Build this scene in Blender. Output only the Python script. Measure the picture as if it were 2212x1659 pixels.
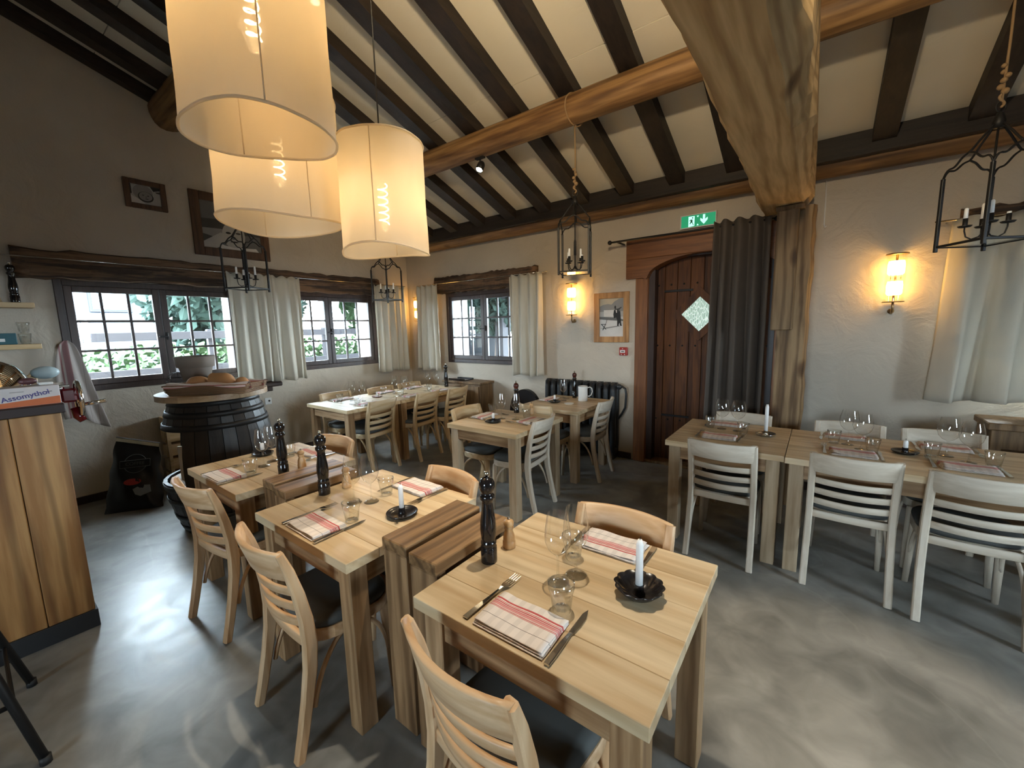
import bpy, bmesh, math, random
from mathutils import Vector, Matrix
random.seed(7)
PI = math.pi
S = bpy.context.scene
COL = S.collection
for o in list(bpy.data.objects):
    bpy.data.objects.remove(o, do_unlink=True)

# ------------------------------------------------------------------ camera
EYE = Vector((0, 0, 1.60))
def cam_axes(yaw, pitch, roll):
    a, b, g = (math.radians(v) for v in (yaw, pitch, roll))
    fwd = Vector((math.sin(a)*math.cos(b), math.cos(a)*math.cos(b), math.sin(b)))
    r = Vector((math.cos(a), -math.sin(a), 0)); u = r.cross(fwd)
    return math.cos(g)*r+math.sin(g)*u, -math.sin(g)*r+math.cos(g)*u, fwd
cd = bpy.data.cameras.new('camera'); cam = bpy.data.objects.new('camera', cd); COL.objects.link(cam)
rt, up, fw = cam_axes(-36.7, -7.9, -1.35)
m = Matrix((rt, up, -fw)).transposed().to_4x4(); m.translation = EYE
cam.matrix_world = m
cd.sensor_fit = 'HORIZONTAL'; cd.sensor_width = 36.0; cd.lens = 890/2212*36; cd.clip_start = .02; cd.clip_end = 200
S.camera = cam

# ------------------------------------------------------------------ world, exposure
W = bpy.data.worlds.new('overcast_sky'); S.world = W; W.use_nodes = True
bgn = W.node_tree.nodes['Background']
bgn.inputs[0].default_value = (.75, .885, 1.0, 1); bgn.inputs[1].default_value = 52.0
vs = S.view_settings
vs.view_transform = 'Standard'; vs.look = 'None'; vs.exposure = 0.72; vs.gamma = 1.0; vs.use_curve_mapping = False
cy = S.cycles
cy.use_denoising = True; cy.max_bounces = 8; cy.diffuse_bounces = 5; cy.glossy_bounces = 3
cy.transparent_max_bounces = 24; cy.transmission_bounces = 4; cy.sample_clamp_indirect = 6.0
cy.caustics_reflective = False; cy.caustics_refractive = False

# room numbers
XL, XR, YB, YR = -5.62, 3.6, 4.66, -5.0
RSL = .35
def zc(y):
    y = abs(y+.2)-.2                               # ridge at y=-.2
    return 3.02+RSL*(4.45-y)
def zr(y): return zc(y)-.12

def portal(name, loc, rot, sx, sy):
    l = bpy.data.lights.new(name, 'AREA'); l.shape = 'RECTANGLE'; l.size = sx; l.size_y = sy; l.energy = 10
    l.cycles.is_portal = True
    o = bpy.data.objects.new(name, l); COL.objects.link(o); o.location = loc; o.rotation_euler = rot
portal('window_portal', (XL-.42, 1.35, 1.6), (0, -PI/2, 0), 1.0, 1.5)
portal('window_portal', (XL-.42, 3.22, 1.6), (0, -PI/2, 0), 1.0, 1.5)
portal('window_portal', (-3.95, YB+.42, 1.6), (-PI/2, 0, 0), 1.5, 1.0)
portal('window_portal', (1.6, YB+.42, 1.6), (-PI/2, 0, 0), 1.4, 1.0)
portal('window_portal', (XR+.42, 1.6, 1.6), (0, PI/2, 0), 1.1, 1.2)
portal('window_portal', (-.3, YR-.42, 1.6), (PI/2, 0, 0), 1.4, 1.2)

# ------------------------------------------------------------------ materials
MATS = {}
def nmat(name):
    mt = bpy.data.materials.new(name); mt.use_nodes = True
    nt = mt.node_tree; b = nt.nodes['Principled BSDF']
    MATS[name] = mt
    return mt, nt, b
def plain(name, col, rough=.5, metal=0, spec=None):
    mt, nt, b = nmat(name)
    tc = nt.nodes.new('ShaderNodeTexCoord'); nz = nt.nodes.new('ShaderNodeTexNoise'); nz.inputs['Scale'].default_value = 14
    nt.links.new(tc.outputs['Object'], nz.inputs['Vector'])
    mr = nt.nodes.new('ShaderNodeMapRange'); mr.inputs[3].default_value = .88; mr.inputs[4].default_value = 1.1
    nt.links.new(nz.outputs[0], mr.inputs[0])
    mx = nt.nodes.new('ShaderNodeVectorMath'); mx.operation = 'SCALE'; mx.inputs[0].default_value = col
    nt.links.new(mr.outputs[0], mx.inputs['Scale']); nt.links.new(mx.outputs[0], b.inputs['Base Color'])
    b.inputs['Roughness'].default_value = rough; b.inputs['Metallic'].default_value = metal
    if spec is not None: b.inputs['Specular IOR Level'].default_value = spec
    return mt
def emit(name, col, strength):
    mt, nt, b = nmat(name)
    b.inputs['Base Color'].default_value = (*col, 1); b.inputs['Emission Color'].default_value = (*col, 1); b.inputs['Emission Strength'].default_value = strength
    return mt
def ramp(nt, stops):
    r = nt.nodes.new('ShaderNodeValToRGB'); e = r.color_ramp.elements
    while len(e) < len(stops): e.new(.5)
    for k, (p, c) in enumerate(stops): e[k].position = p; e[k].color = (*c, 1)
    return r
def objvec(nt, scale, rnd=7.0):
    tc = nt.nodes.new('ShaderNodeTexCoord'); oi = nt.nodes.new('ShaderNodeObjectInfo')
    ml = nt.nodes.new('ShaderNodeMath'); ml.operation = 'MULTIPLY'; ml.inputs[1].default_value = rnd
    nt.links.new(oi.outputs['Random'], ml.inputs[0])
    ad = nt.nodes.new('ShaderNodeVectorMath'); ad.operation = 'ADD'
    nt.links.new(tc.outputs['Object'], ad.inputs[0]); nt.links.new(ml.outputs[0], ad.inputs[1])
    mp = nt.nodes.new('ShaderNodeMapping'); mp.inputs['Scale'].default_value = scale
    nt.links.new(ad.outputs[0], mp.inputs['Vector'])
    return mp.outputs[0], oi
def wood(name, dark, light, axis, sc=1.0, rough=.55, bump=.15, contrast=(.3, .72), knots=0.0, var=.14, rings=0.0):
    mt, nt, b = nmat(name)
    s = [14*sc]*3; s['xyz'.index(axis)] = 1.1*sc
    vec, oi = objvec(nt, s)
    n1 = nt.nodes.new('ShaderNodeTexNoise'); n1.inputs['Scale'].default_value = 1.0; n1.inputs['Detail'].default_value = 5; n1.inputs['Distortion'].default_value = 1.2
    nt.links.new(vec, n1.inputs['Vector'])
    n2 = nt.nodes.new('ShaderNodeTexNoise'); n2.inputs['Scale'].default_value = 5.0; n2.inputs['Detail'].default_value = 3
    nt.links.new(vec, n2.inputs['Vector'])
    mx = nt.nodes.new('ShaderNodeMath'); mx.operation = 'MULTIPLY_ADD'; mx.inputs[1].default_value = .35
    nt.links.new(n2.outputs[0], mx.inputs[0])
    m0 = nt.nodes.new('ShaderNodeMath'); m0.operation = 'MULTIPLY'; m0.inputs[1].default_value = .65
    nt.links.new(n1.outputs[0], m0.inputs[0]); nt.links.new(m0.outputs[0], mx.inputs[2])
    mid = tuple((a+c)/2 for a, c in zip(dark, light))
    lo, hi = .5-(.5-contrast[0])*.52, .5+(contrast[1]-.5)*.52
    r = ramp(nt, [(lo, dark), (.5, mid), (hi, light)])
    nt.links.new(mx.outputs[0], r.inputs[0])
    out = r.outputs[0]
    if knots:
        tc = nt.nodes.new('ShaderNodeTexCoord'); vo = nt.nodes.new('ShaderNodeTexVoronoi'); vo.inputs['Scale'].default_value = knots
        mp = nt.nodes.new('ShaderNodeMapping'); ks = [1.6]*3; ks['xyz'.index(axis)] = .8; mp.inputs['Scale'].default_value = ks
        nt.links.new(tc.outputs['Object'], mp.inputs['Vector']); nt.links.new(mp.outputs[0], vo.inputs['Vector'])
        kr = ramp(nt, [(.0, (.14, .09, .06)), (.10, (.42, .34, .27)), (.19, (1, 1, 1))]); nt.links.new(vo.outputs['Distance'], kr.inputs[0])
        km = nt.nodes.new('ShaderNodeMix'); km.data_type = 'RGBA'; km.blend_type = 'MULTIPLY'; km.inputs['Factor'].default_value = 1
        nt.links.new(out, km.inputs[6]); nt.links.new(kr.outputs[0], km.inputs[7]); out = km.outputs[2]
    if rings:
        wt = nt.nodes.new('ShaderNodeTexWave'); wt.wave_type = 'RINGS'; wt.rings_direction = axis.upper(); wt.inputs['Scale'].default_value = 5.5*sc; wt.inputs['Distortion'].default_value = 7; wt.inputs['Detail'].default_value = 3; wt.inputs['Detail Scale'].default_value = .9
        tw = nt.nodes.new('ShaderNodeMapping'); ts = [1.6]*3; ts['xyz'.index(axis)] = .22; tw.inputs['Scale'].default_value = ts; tw.inputs['Location'].default_value = (.35, .35, .35)
        tcw = nt.nodes.new('ShaderNodeTexCoord'); oa = nt.nodes.new('ShaderNodeVectorMath'); oa.operation = 'ADD'; om = nt.nodes.new('ShaderNodeMath'); om.operation = 'MULTIPLY'; om.inputs[1].default_value = 1.7
        nt.links.new(oi.outputs['Random'], om.inputs[0]); nt.links.new(tcw.outputs['Object'], oa.inputs[0]); nt.links.new(om.outputs[0], oa.inputs[1])
        nt.links.new(oa.outputs[0], tw.inputs['Vector']); nt.links.new(tw.outputs[0], wt.inputs['Vector'])
        wr = ramp(nt, [(.0, (1-rings, (1-rings)*.93, (1-rings)*.85)), (.45, (1, 1, 1))]); nt.links.new(wt.outputs[0], wr.inputs[0])
        wm = nt.nodes.new('ShaderNodeMix'); wm.data_type = 'RGBA'; wm.blend_type = 'MULTIPLY'; wm.inputs['Factor'].default_value = 1
        nt.links.new(out, wm.inputs[6]); nt.links.new(wr.outputs[0], wm.inputs[7]); out = wm.outputs[2]
    hv = nt.nodes.new('ShaderNodeHueSaturation')
    mr = nt.nodes.new('ShaderNodeMapRange'); mr.inputs[3].default_value = 1-var; mr.inputs[4].default_value = 1+var
    nt.links.new(oi.outputs['Random'], mr.inputs[0]); nt.links.new(mr.outputs[0], hv.inputs['Value']); nt.links.new(out, hv.inputs['Color'])
    nt.links.new(hv.outputs[0], b.inputs['Base Color'])
    bp = nt.nodes.new('ShaderNodeBump'); bp.inputs['Strength'].default_value = bump; bp.inputs['Distance'].default_value = .01
    nt.links.new(mx.outputs[0], bp.inputs['Height']); nt.links.new(bp.outputs[0], b.inputs['Normal'])
    b.inputs['Roughness'].default_value = rough
    return mt
def plaster(name, c1, c2, bump=.5, fine=18):
    mt, nt, b = nmat(name)
    tc = nt.nodes.new('ShaderNodeTexCoord')
    n1 = nt.nodes.new('ShaderNodeTexNoise'); n1.inputs['Scale'].default_value = 1.3; n1.inputs['Detail'].default_value = 4
    n2 = nt.nodes.new('ShaderNodeTexNoise'); n2.inputs['Scale'].default_value = 4; n2.inputs['Detail'].default_value = 5; n2.inputs['Distortion'].default_value = 1.8
    n3 = nt.nodes.new('ShaderNodeTexNoise'); n3.inputs['Scale'].default_value = fine*4; n3.inputs['Detail'].default_value = 3
    for n in (n1, n2, n3): nt.links.new(tc.outputs['Object'], n.inputs['Vector'])
    r = ramp(nt, [(.3, c1), (.7, c2)]); nt.links.new(n1.outputs[0], r.inputs[0]); nt.links.new(r.outputs[0], b.inputs['Base Color'])
    ad = nt.nodes.new('ShaderNodeMath'); ad.operation = 'MULTIPLY_ADD'; ad.inputs[1].default_value = .10
    nt.links.new(n3.outputs[0], ad.inputs[0]); nt.links.new(n2.outputs[0], ad.inputs[2])
    bp = nt.nodes.new('ShaderNodeBump'); bp.inputs['Strength'].default_value = bump; bp.inputs['Distance'].default_value = .03
    nt.links.new(ad.outputs[0], bp.inputs['Height']); nt.links.new(bp.outputs[0], b.inputs['Normal'])
    b.inputs['Roughness'].default_value = .9
    return mt
def concrete(name):
    mt, nt, b = nmat(name)
    tc = nt.nodes.new('ShaderNodeTexCoord')
    n1 = nt.nodes.new('ShaderNodeTexNoise'); n1.inputs['Scale'].default_value = 1.1; n1.inputs['Detail'].default_value = 7; n1.inputs['Distortion'].default_value = 1.5
    n2 = nt.nodes.new('ShaderNodeTexNoise'); n2.inputs['Scale'].default_value = 5; n2.inputs['Detail'].default_value = 6; n2.inputs['Distortion'].default_value = .8
    n3 = nt.nodes.new('ShaderNodeTexVoronoi'); n3.feature = 'DISTANCE_TO_EDGE'; n3.inputs['Scale'].default_value = .55
    wv = nt.nodes.new('ShaderNodeVectorMath'); wv.operation = 'MULTIPLY_ADD'; wv.inputs[1].default_value = (.5, .5, .5)
    nt.links.new(n1.outputs[1], wv.inputs[0]); nt.links.new(tc.outputs['Object'], wv.inputs[2])
    for n in (n1, n2): nt.links.new(tc.outputs['Object'], n.inputs['Vector'])
    nt.links.new(wv.outputs[0], n3.inputs['Vector'])
    mx = nt.nodes.new('ShaderNodeMath'); mx.operation = 'MULTIPLY_ADD'; mx.inputs[1].default_value = .45
    m0 = nt.nodes.new('ShaderNodeMath'); m0.operation = 'MULTIPLY'; m0.inputs[1].default_value = .55
    nt.links.new(n2.outputs[0], mx.inputs[0]); nt.links.new(n1.outputs[0], m0.inputs[0]); nt.links.new(m0.outputs[0], mx.inputs[2])
    r = ramp(nt, [(.34, (.125, .124, .115)), (.5, (.225, .222, .208)), (.66, (.345, .34, .32))]); nt.links.new(mx.outputs[0], r.inputs[0])
    cr = ramp(nt, [(0, (.5, .48, .42)), (.006, (0, 0, 0))]); nt.links.new(n3.outputs['Distance'], cr.inputs[0])
    am = nt.nodes.new('ShaderNodeMix'); am.data_type = 'RGBA'; am.blend_type = 'ADD'; am.inputs['Factor'].default_value = .07
    nt.links.new(r.outputs[0], am.inputs[6]); nt.links.new(cr.outputs[0], am.inputs[7]); nt.links.new(am.outputs[2], b.inputs['Base Color'])
    mr = nt.nodes.new('ShaderNodeMapRange'); mr.inputs[3].default_value = .24; mr.inputs[4].default_value = .46
    nt.links.new(n2.outputs[0], mr.inputs[0]); nt.links.new(mr.outputs[0], b.inputs['Roughness'])
    bp = nt.nodes.new('ShaderNodeBump'); bp.inputs['Strength'].default_value = .06; bp.inputs['Distance'].default_value = .02
    nt.links.new(n2.outputs[0], bp.inputs['Height']); nt.links.new(bp.outputs[0], b.inputs['Normal'])
    return mt
def thin_glass(name, tint=(.97, .985, .98), base=.06, gain=.75, power=3.0, rough=.02, edge=None):
    mt = bpy.data.materials.new(name); mt.use_nodes = True; MATS[name] = mt
    nt = mt.node_tree; nt.nodes.clear()
    out = nt.nodes.new('ShaderNodeOutputMaterial'); tr = nt.nodes.new('ShaderNodeBsdfTransparent'); gl = nt.nodes.new('ShaderNodeBsdfGlossy')
    tr.inputs[0].default_value = (*tint, 1); gl.inputs['Roughness'].default_value = rough; gl.inputs[0].default_value = (1, 1, 1, 1)
    lw = nt.nodes.new('ShaderNodeLayerWeight'); lw.inputs[0].default_value = .5
    if edge:                                    # the wall is seen through at a slant near the rim, so it absorbs more
        er = ramp(nt, [(.62, tint), (.95, edge)]); nt.links.new(lw.outputs['Facing'], er.inputs[0]); nt.links.new(er.outputs[0], tr.inputs[0])
    pw = nt.nodes.new('ShaderNodeMath'); pw.operation = 'POWER'; pw.inputs[1].default_value = power
    ma = nt.nodes.new('ShaderNodeMath'); ma.operation = 'MULTIPLY_ADD'; ma.inputs[1].default_value = gain; ma.inputs[2].default_value = base; ma.use_clamp = True
    nt.links.new(lw.outputs['Facing'], pw.inputs[0]); nt.links.new(pw.outputs[0], ma.inputs[0])
    mx = nt.nodes.new('ShaderNodeMixShader'); nt.links.new(ma.outputs[0], mx.inputs[0]); nt.links.new(tr.outputs[0], mx.inputs[1]); nt.links.new(gl.outputs[0], mx.inputs[2])
    nt.links.new(mx.outputs[0], out.inputs[0])
    return mt
def cloth(name, col, trans=.3, tcol=None, weave=220, bump=.25, gap=0):
    mt = bpy.data.materials.new(name); mt.use_nodes = True; MATS[name] = mt
    nt = mt.node_tree; nt.nodes.clear()
    out = nt.nodes.new('ShaderNodeOutputMaterial'); d = nt.nodes.new('ShaderNodeBsdfDiffuse'); t = nt.nodes.new('ShaderNodeBsdfTranslucent')
    tc = nt.nodes.new('ShaderNodeTexCoord'); nz = nt.nodes.new('ShaderNodeTexNoise'); nz.inputs['Scale'].default_value = weave; nz.inputs['Detail'].default_value = 2
    n2 = nt.nodes.new('ShaderNodeTexNoise'); n2.inputs['Scale'].default_value = 6; n2.inputs['Detail'].default_value = 4
    mp = nt.nodes.new('ShaderNodeMapping'); mp.inputs['Scale'].default_value = (1, 1, .35)
    nt.links.new(tc.outputs['Object'], mp.inputs[0]); nt.links.new(mp.outputs[0], n2.inputs['Vector'])
    nt.links.new(tc.outputs['Object'], nz.inputs['Vector'])
    r = ramp(nt, [(.3, tuple(c*.86 for c in col)), (.7, col)]); nt.links.new(n2.outputs[0], r.inputs[0])
    nt.links.new(r.outputs[0], d.inputs[0]); t.inputs[0].default_value = (*(tcol or col), 1)
    bp = nt.nodes.new('ShaderNodeBump'); bp.inputs['Strength'].default_value = bump; bp.inputs['Distance'].default_value = .004
    nt.links.new(nz.outputs[0], bp.inputs['Height']); nt.links.new(bp.outputs[0], d.inputs['Normal'])
    mx = nt.nodes.new('ShaderNodeMixShader'); mx.inputs[0].default_value = trans
    nt.links.new(d.outputs[0], mx.inputs[1]); nt.links.new(t.outputs[0], mx.inputs[2]); nt.links.new(mx.outputs[0], out.inputs[0])
    if gap:                                     # open weave lets a little light straight through
        tp = nt.nodes.new('ShaderNodeBsdfTransparent'); m2 = nt.nodes.new('ShaderNodeMixShader'); m2.inputs[0].default_value = gap
        nt.links.new(mx.outputs[0], m2.inputs[1]); nt.links.new(tp.outputs[0], m2.inputs[2]); nt.links.new(m2.outputs[0], out.inputs[0])
    return mt
def stripes(name, axis, base, bands, cross=True):
    # woven stripes along one object axis: bands = [(centre, half width, colour)]
    mt, nt, b = nmat(name)
    tc = nt.nodes.new('ShaderNodeTexCoord'); sp = nt.nodes.new('ShaderNodeSeparateXYZ'); nt.links.new(tc.outputs['Object'], sp.inputs[0])
    ax = 'XYZ'.index(axis); col = None
    rgb = nt.nodes.new('ShaderNodeRGB'); rgb.outputs[0].default_value = (*base, 1); col = rgb.outputs[0]
    if cross:
        w = nt.nodes.new('ShaderNodeTexWave'); w.inputs['Scale'].default_value = 9; w.inputs['Distortion'].default_value = 1.5
        w.bands_direction = 'X' if axis != 'X' else 'Y'
        nt.links.new(tc.outputs['Object'], w.inputs['Vector'])
        r = ramp(nt, [(.35, tuple(c*.90 for c in base)), (.6, base)]); nt.links.new(w.outputs[0], r.inputs[0]); col = r.outputs[0]
    for (c0, hw, cc) in bands:
        s1 = nt.nodes.new('ShaderNodeMath'); s1.operation = 'SUBTRACT'; s1.inputs[1].default_value = c0; nt.links.new(sp.outputs[ax], s1.inputs[0])
        ab = nt.nodes.new('ShaderNodeMath'); ab.operation = 'ABSOLUTE'; nt.links.new(s1.outputs[0], ab.inputs[0])
        lt = nt.nodes.new('ShaderNodeMath'); lt.operation = 'LESS_THAN'; lt.inputs[1].default_value = hw; nt.links.new(ab.outputs[0], lt.inputs[0])
        mx = nt.nodes.new('ShaderNodeMix'); mx.data_type = 'RGBA'; nt.links.new(lt.outputs[0], mx.inputs['Factor']); nt.links.new(col, mx.inputs[6]); mx.inputs[7].default_value = (*cc, 1); col = mx.outputs[2]
    nt.links.new(col, b.inputs['Base Color']); b.inputs['Roughness'].default_value = .9; b.inputs['Specular IOR Level'].default_value = .1
    return mt

M = MATS
plaster('wall', (.48, .42, .345), (.59, .52, .43), .5)
plaster('ceiling', (.66, .60, .49), (.74, .68, .56), .12)
concrete('floor')
DK = ((.009, .0055, .004), (.027, .0165, .011))
for a in 'xyz': wood('dark_beam_'+a, *DK, a, .8, .6, .3)
wood('log', (.11, .05, .017), (.33, .185, .072), 'x', .55, .6, .5, (.28, .7), knots=2.6, rings=.35)
wood('tie_beam', (.44, .29, .135), (.66, .48, .26), 'y', .55, .7, .6, (.3, .7), knots=2.0, rings=.3)
wood('post', (.125, .07, .03), (.30, .19, .095), 'z', .6, .7, .6, (.3, .7), knots=2.4, rings=.4)
wood('lintel_y', (.032, .017, .009), (.17, .095, .05), 'y', .75, .75, 1.0, (.36, .66))
wood('lintel_x', (.032, .017, .009), (.17, .095, .05), 'x', .75, .75, 1.0, (.36, .66))
wood('frame_brown', (.028, .015, .012), (.05, .028, .022), 'z', 1, .45, .2)
wood('door_wood', (.05, .014, .003), (.14, .046, .009), 'z', .8, .7, .35, knots=1.5)
wood('door_frame', (.15, .052, .016), (.27, .105, .032), 'z', .7, .5, .3)
wood('door_frame_x', (.15, .052, .016), (.27, .105, .032), 'x', .7, .5, .3)
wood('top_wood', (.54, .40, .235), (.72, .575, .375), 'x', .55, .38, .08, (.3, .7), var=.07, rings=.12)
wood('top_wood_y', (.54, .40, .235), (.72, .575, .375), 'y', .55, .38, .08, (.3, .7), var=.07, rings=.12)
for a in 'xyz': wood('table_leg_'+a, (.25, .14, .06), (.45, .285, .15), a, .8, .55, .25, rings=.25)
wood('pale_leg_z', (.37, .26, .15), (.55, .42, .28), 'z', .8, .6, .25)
wood('honey', (.55, .33, .165), (.72, .50, .30), 'z', .7, .42, .08, var=.06, rings=.10)
wood('honey_x', (.55, .33, .165), (.72, .50, .30), 'x', .7, .42, .08, var=.06, rings=.10)
wood('blond', (.54, .39, .215), (.68, .525, .33), 'z', .7, .45, .08, var=.05, rings=.10)
wood('blond_x', (.54, .39, .215), (.68, .525, .33), 'x', .7, .45, .08, var=.05, rings=.10)
wood('whitewash', (.56, .475, .37), (.70, .62, .51), 'z', .8, .55, .1, var=.05)
wood('whitewash_x', (.56, .475, .37), (.70, .62, .51), 'x', .8, .55, .1, var=.05)
wood('divider_y', (.15, .078, .03), (.34, .20, .092), 'y', .7, .45, .4, knots=3.0, rings=.5)
wood('divider_z', (.18, .095, .04), (.38, .225, .11), 'z', .7, .5, .4, rings=.45)
wood('pine', (.40, .185, .055), (.60, .335, .125), 'z', .5, .5, .25, (.33, .66), knots=2.0, rings=.42)
wood('pine_shelf', (.52, .35, .17), (.68, .50, .29), 'y', .7, .5, .1)
wood('brown_wood', (.10, .055, .022), (.22, .13, .06), 'z', .8, .55, .3)
wood('frame_oak', (.26, .12, .04), (.44, .235, .09), 'z', 1, .5, .2)
wood('frame_dark', (.06, .028, .014), (.13, .065, .034), 'z', 1, .5, .2)
wood('barrel', (.007, .0045, .0035), (.018, .012, .0085), 'z', .8, .5, .4)
wood('barrel_top', (.22, .135, .07), (.40, .28, .165), 'x', .6, .42, .15)
wood('olive', (.46, .25, .10), (.62, .40, .20), 'z', 2, .35, .1)
plain('cushion', (.085, .09, .088), .75)
plain('black_iron', (.012, .011, .011), .5, .3)
plain('black_gloss', (.010, .008, .008), .12, 0, .6)
plain('rust_gloss', (.06, .012, .008), .15, 0, .6)
plain('enamel_black', (.013, .011, .012), .25)
plain('steel', (.62, .60, .56), .18, 1)
plain('chrome', (.78, .79, .80), .06, 1)
plain('brass', (.42, .30, .16), .3, 1)
plain('wax', (.93, .92, .90), .5)
plain('white_enamel', (.82, .82, .80), .3)
plain('white_paint', (.75, .75, .73), .5)
plain('rope', (.30, .19, .095), .9)
plain('grey_drape', (.105, .082, .066), .95)
plain('radiator', (.016, .018, .021), .4)
plain('red_plastic', (.36, .03, .022), .4)
plain('slicer_red', (.10, .006, .009), .15)
plain('rubber', (.012, .012, .013), .6)
plain('counter_slab', (.028, .015, .014), .6)
plain('plinth', (.022, .023, .026), .6)
plain('terracotta', (.20, .165, .135), .85)
plain('wicker', (.22, .125, .065), .8)
plain('bread', (.42, .21, .085), .8)
plain('crumb', (.68, .53, .34), .85)
plain('bag_film', (.006, .006, .006), .28, 0, .5)
plain('bag_foil', (.72, .64, .46), .3, .6)
plain('logo_grey', (.10, .10, .095), .5)
plain('card_white', (.62, .58, .58), .6)
plain('card_orange', (.60, .15, .045), .6)
plain('ink_blue', (.07, .06, .22), .6)
plain('teal', (.008, .085, .105), .5)
plain('pale_blue', (.46, .58, .62), .4)
plain('salami', (.10, .035, .04), .5)
plain('tray_brown', (.20, .085, .05), .6)
for k, g in enumerate((.012, .05, .13, .25, .42, .62)): plain('print_%d' % k, (g, g*.97, g*.93), .5)
plain('print_sepia', (.50, .42, .30), .5)
plain('sign_green', (.0, .20, .10), .4)
plain('outside_green', (.045, .085, .03), .9)
plain('outside_conifer', (.014, .034, .026), .9)
plain('outside_wood', (.022, .020, .024), .8)
plain('outside_white', (.10, .11, .12), .7)
plain('outside_roof', (.02, .021, .028), .8)
plain('outside_ground', (.045, .05, .058), .9)
plain('outside_bark', (.09, .065, .05), .9)
plaster('outside_wall', (.05, .055, .065), (.07, .075, .085), .2)
thin_glass('glass', (.975, .98, .975), .075, .9, 3.4, .012, (.55, .57, .57))
thin_glass('pane_glass', (.96, .985, .99), .04, .5, 4.0)
thin_glass('sconce_glass', (.98, .96, .92), .05, .6, 3.0)
cloth('linen', (.62, .58, .49), .08, (.66, .60, .50))
cloth('shade', (.80, .72, .60), .55, (.90, .80, .62), 120, .15, .10)
emit('sconce_glow', (1.0, .57, .15), 14)
emit('filament', (1.0, .72, .34), 26)
emit('spot_lens', (1.0, .92, .62), 40)
emit('exit_green', (.01, .30, .14), .45)
emit('exit_white', (.45, .95, .78), .7)
RED = (.52, .11, .11)
stripes('napkin', 'Y', (.80, .73, .68), [(.040, .0035, RED), (.0315, .0012, RED), (.026, .0022, RED), (.0205, .0012, RED), (.015, .0045, (.66, .30, .29)), (.0065, .0014, RED), (.0025, .0010, RED), (-.033, .0007, (.10, .07, .07))])
stripes('towel', 'Y', (.40, .35, .32), [(-.060, .020, (.27, .15, .15)), (-.10, .006, (.27, .14, .14)), (.035, .002, (.26, .21, .20)), (.09, .002, (.26, .21, .20))])
stripes('basket_cloth', 'Z', (.66, .55, .50), [(-.012, .011, (.46, .17, .17)), (.012, .004, (.46, .17, .17)), (-.034, .003, (.46, .17, .17))], False)

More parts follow.
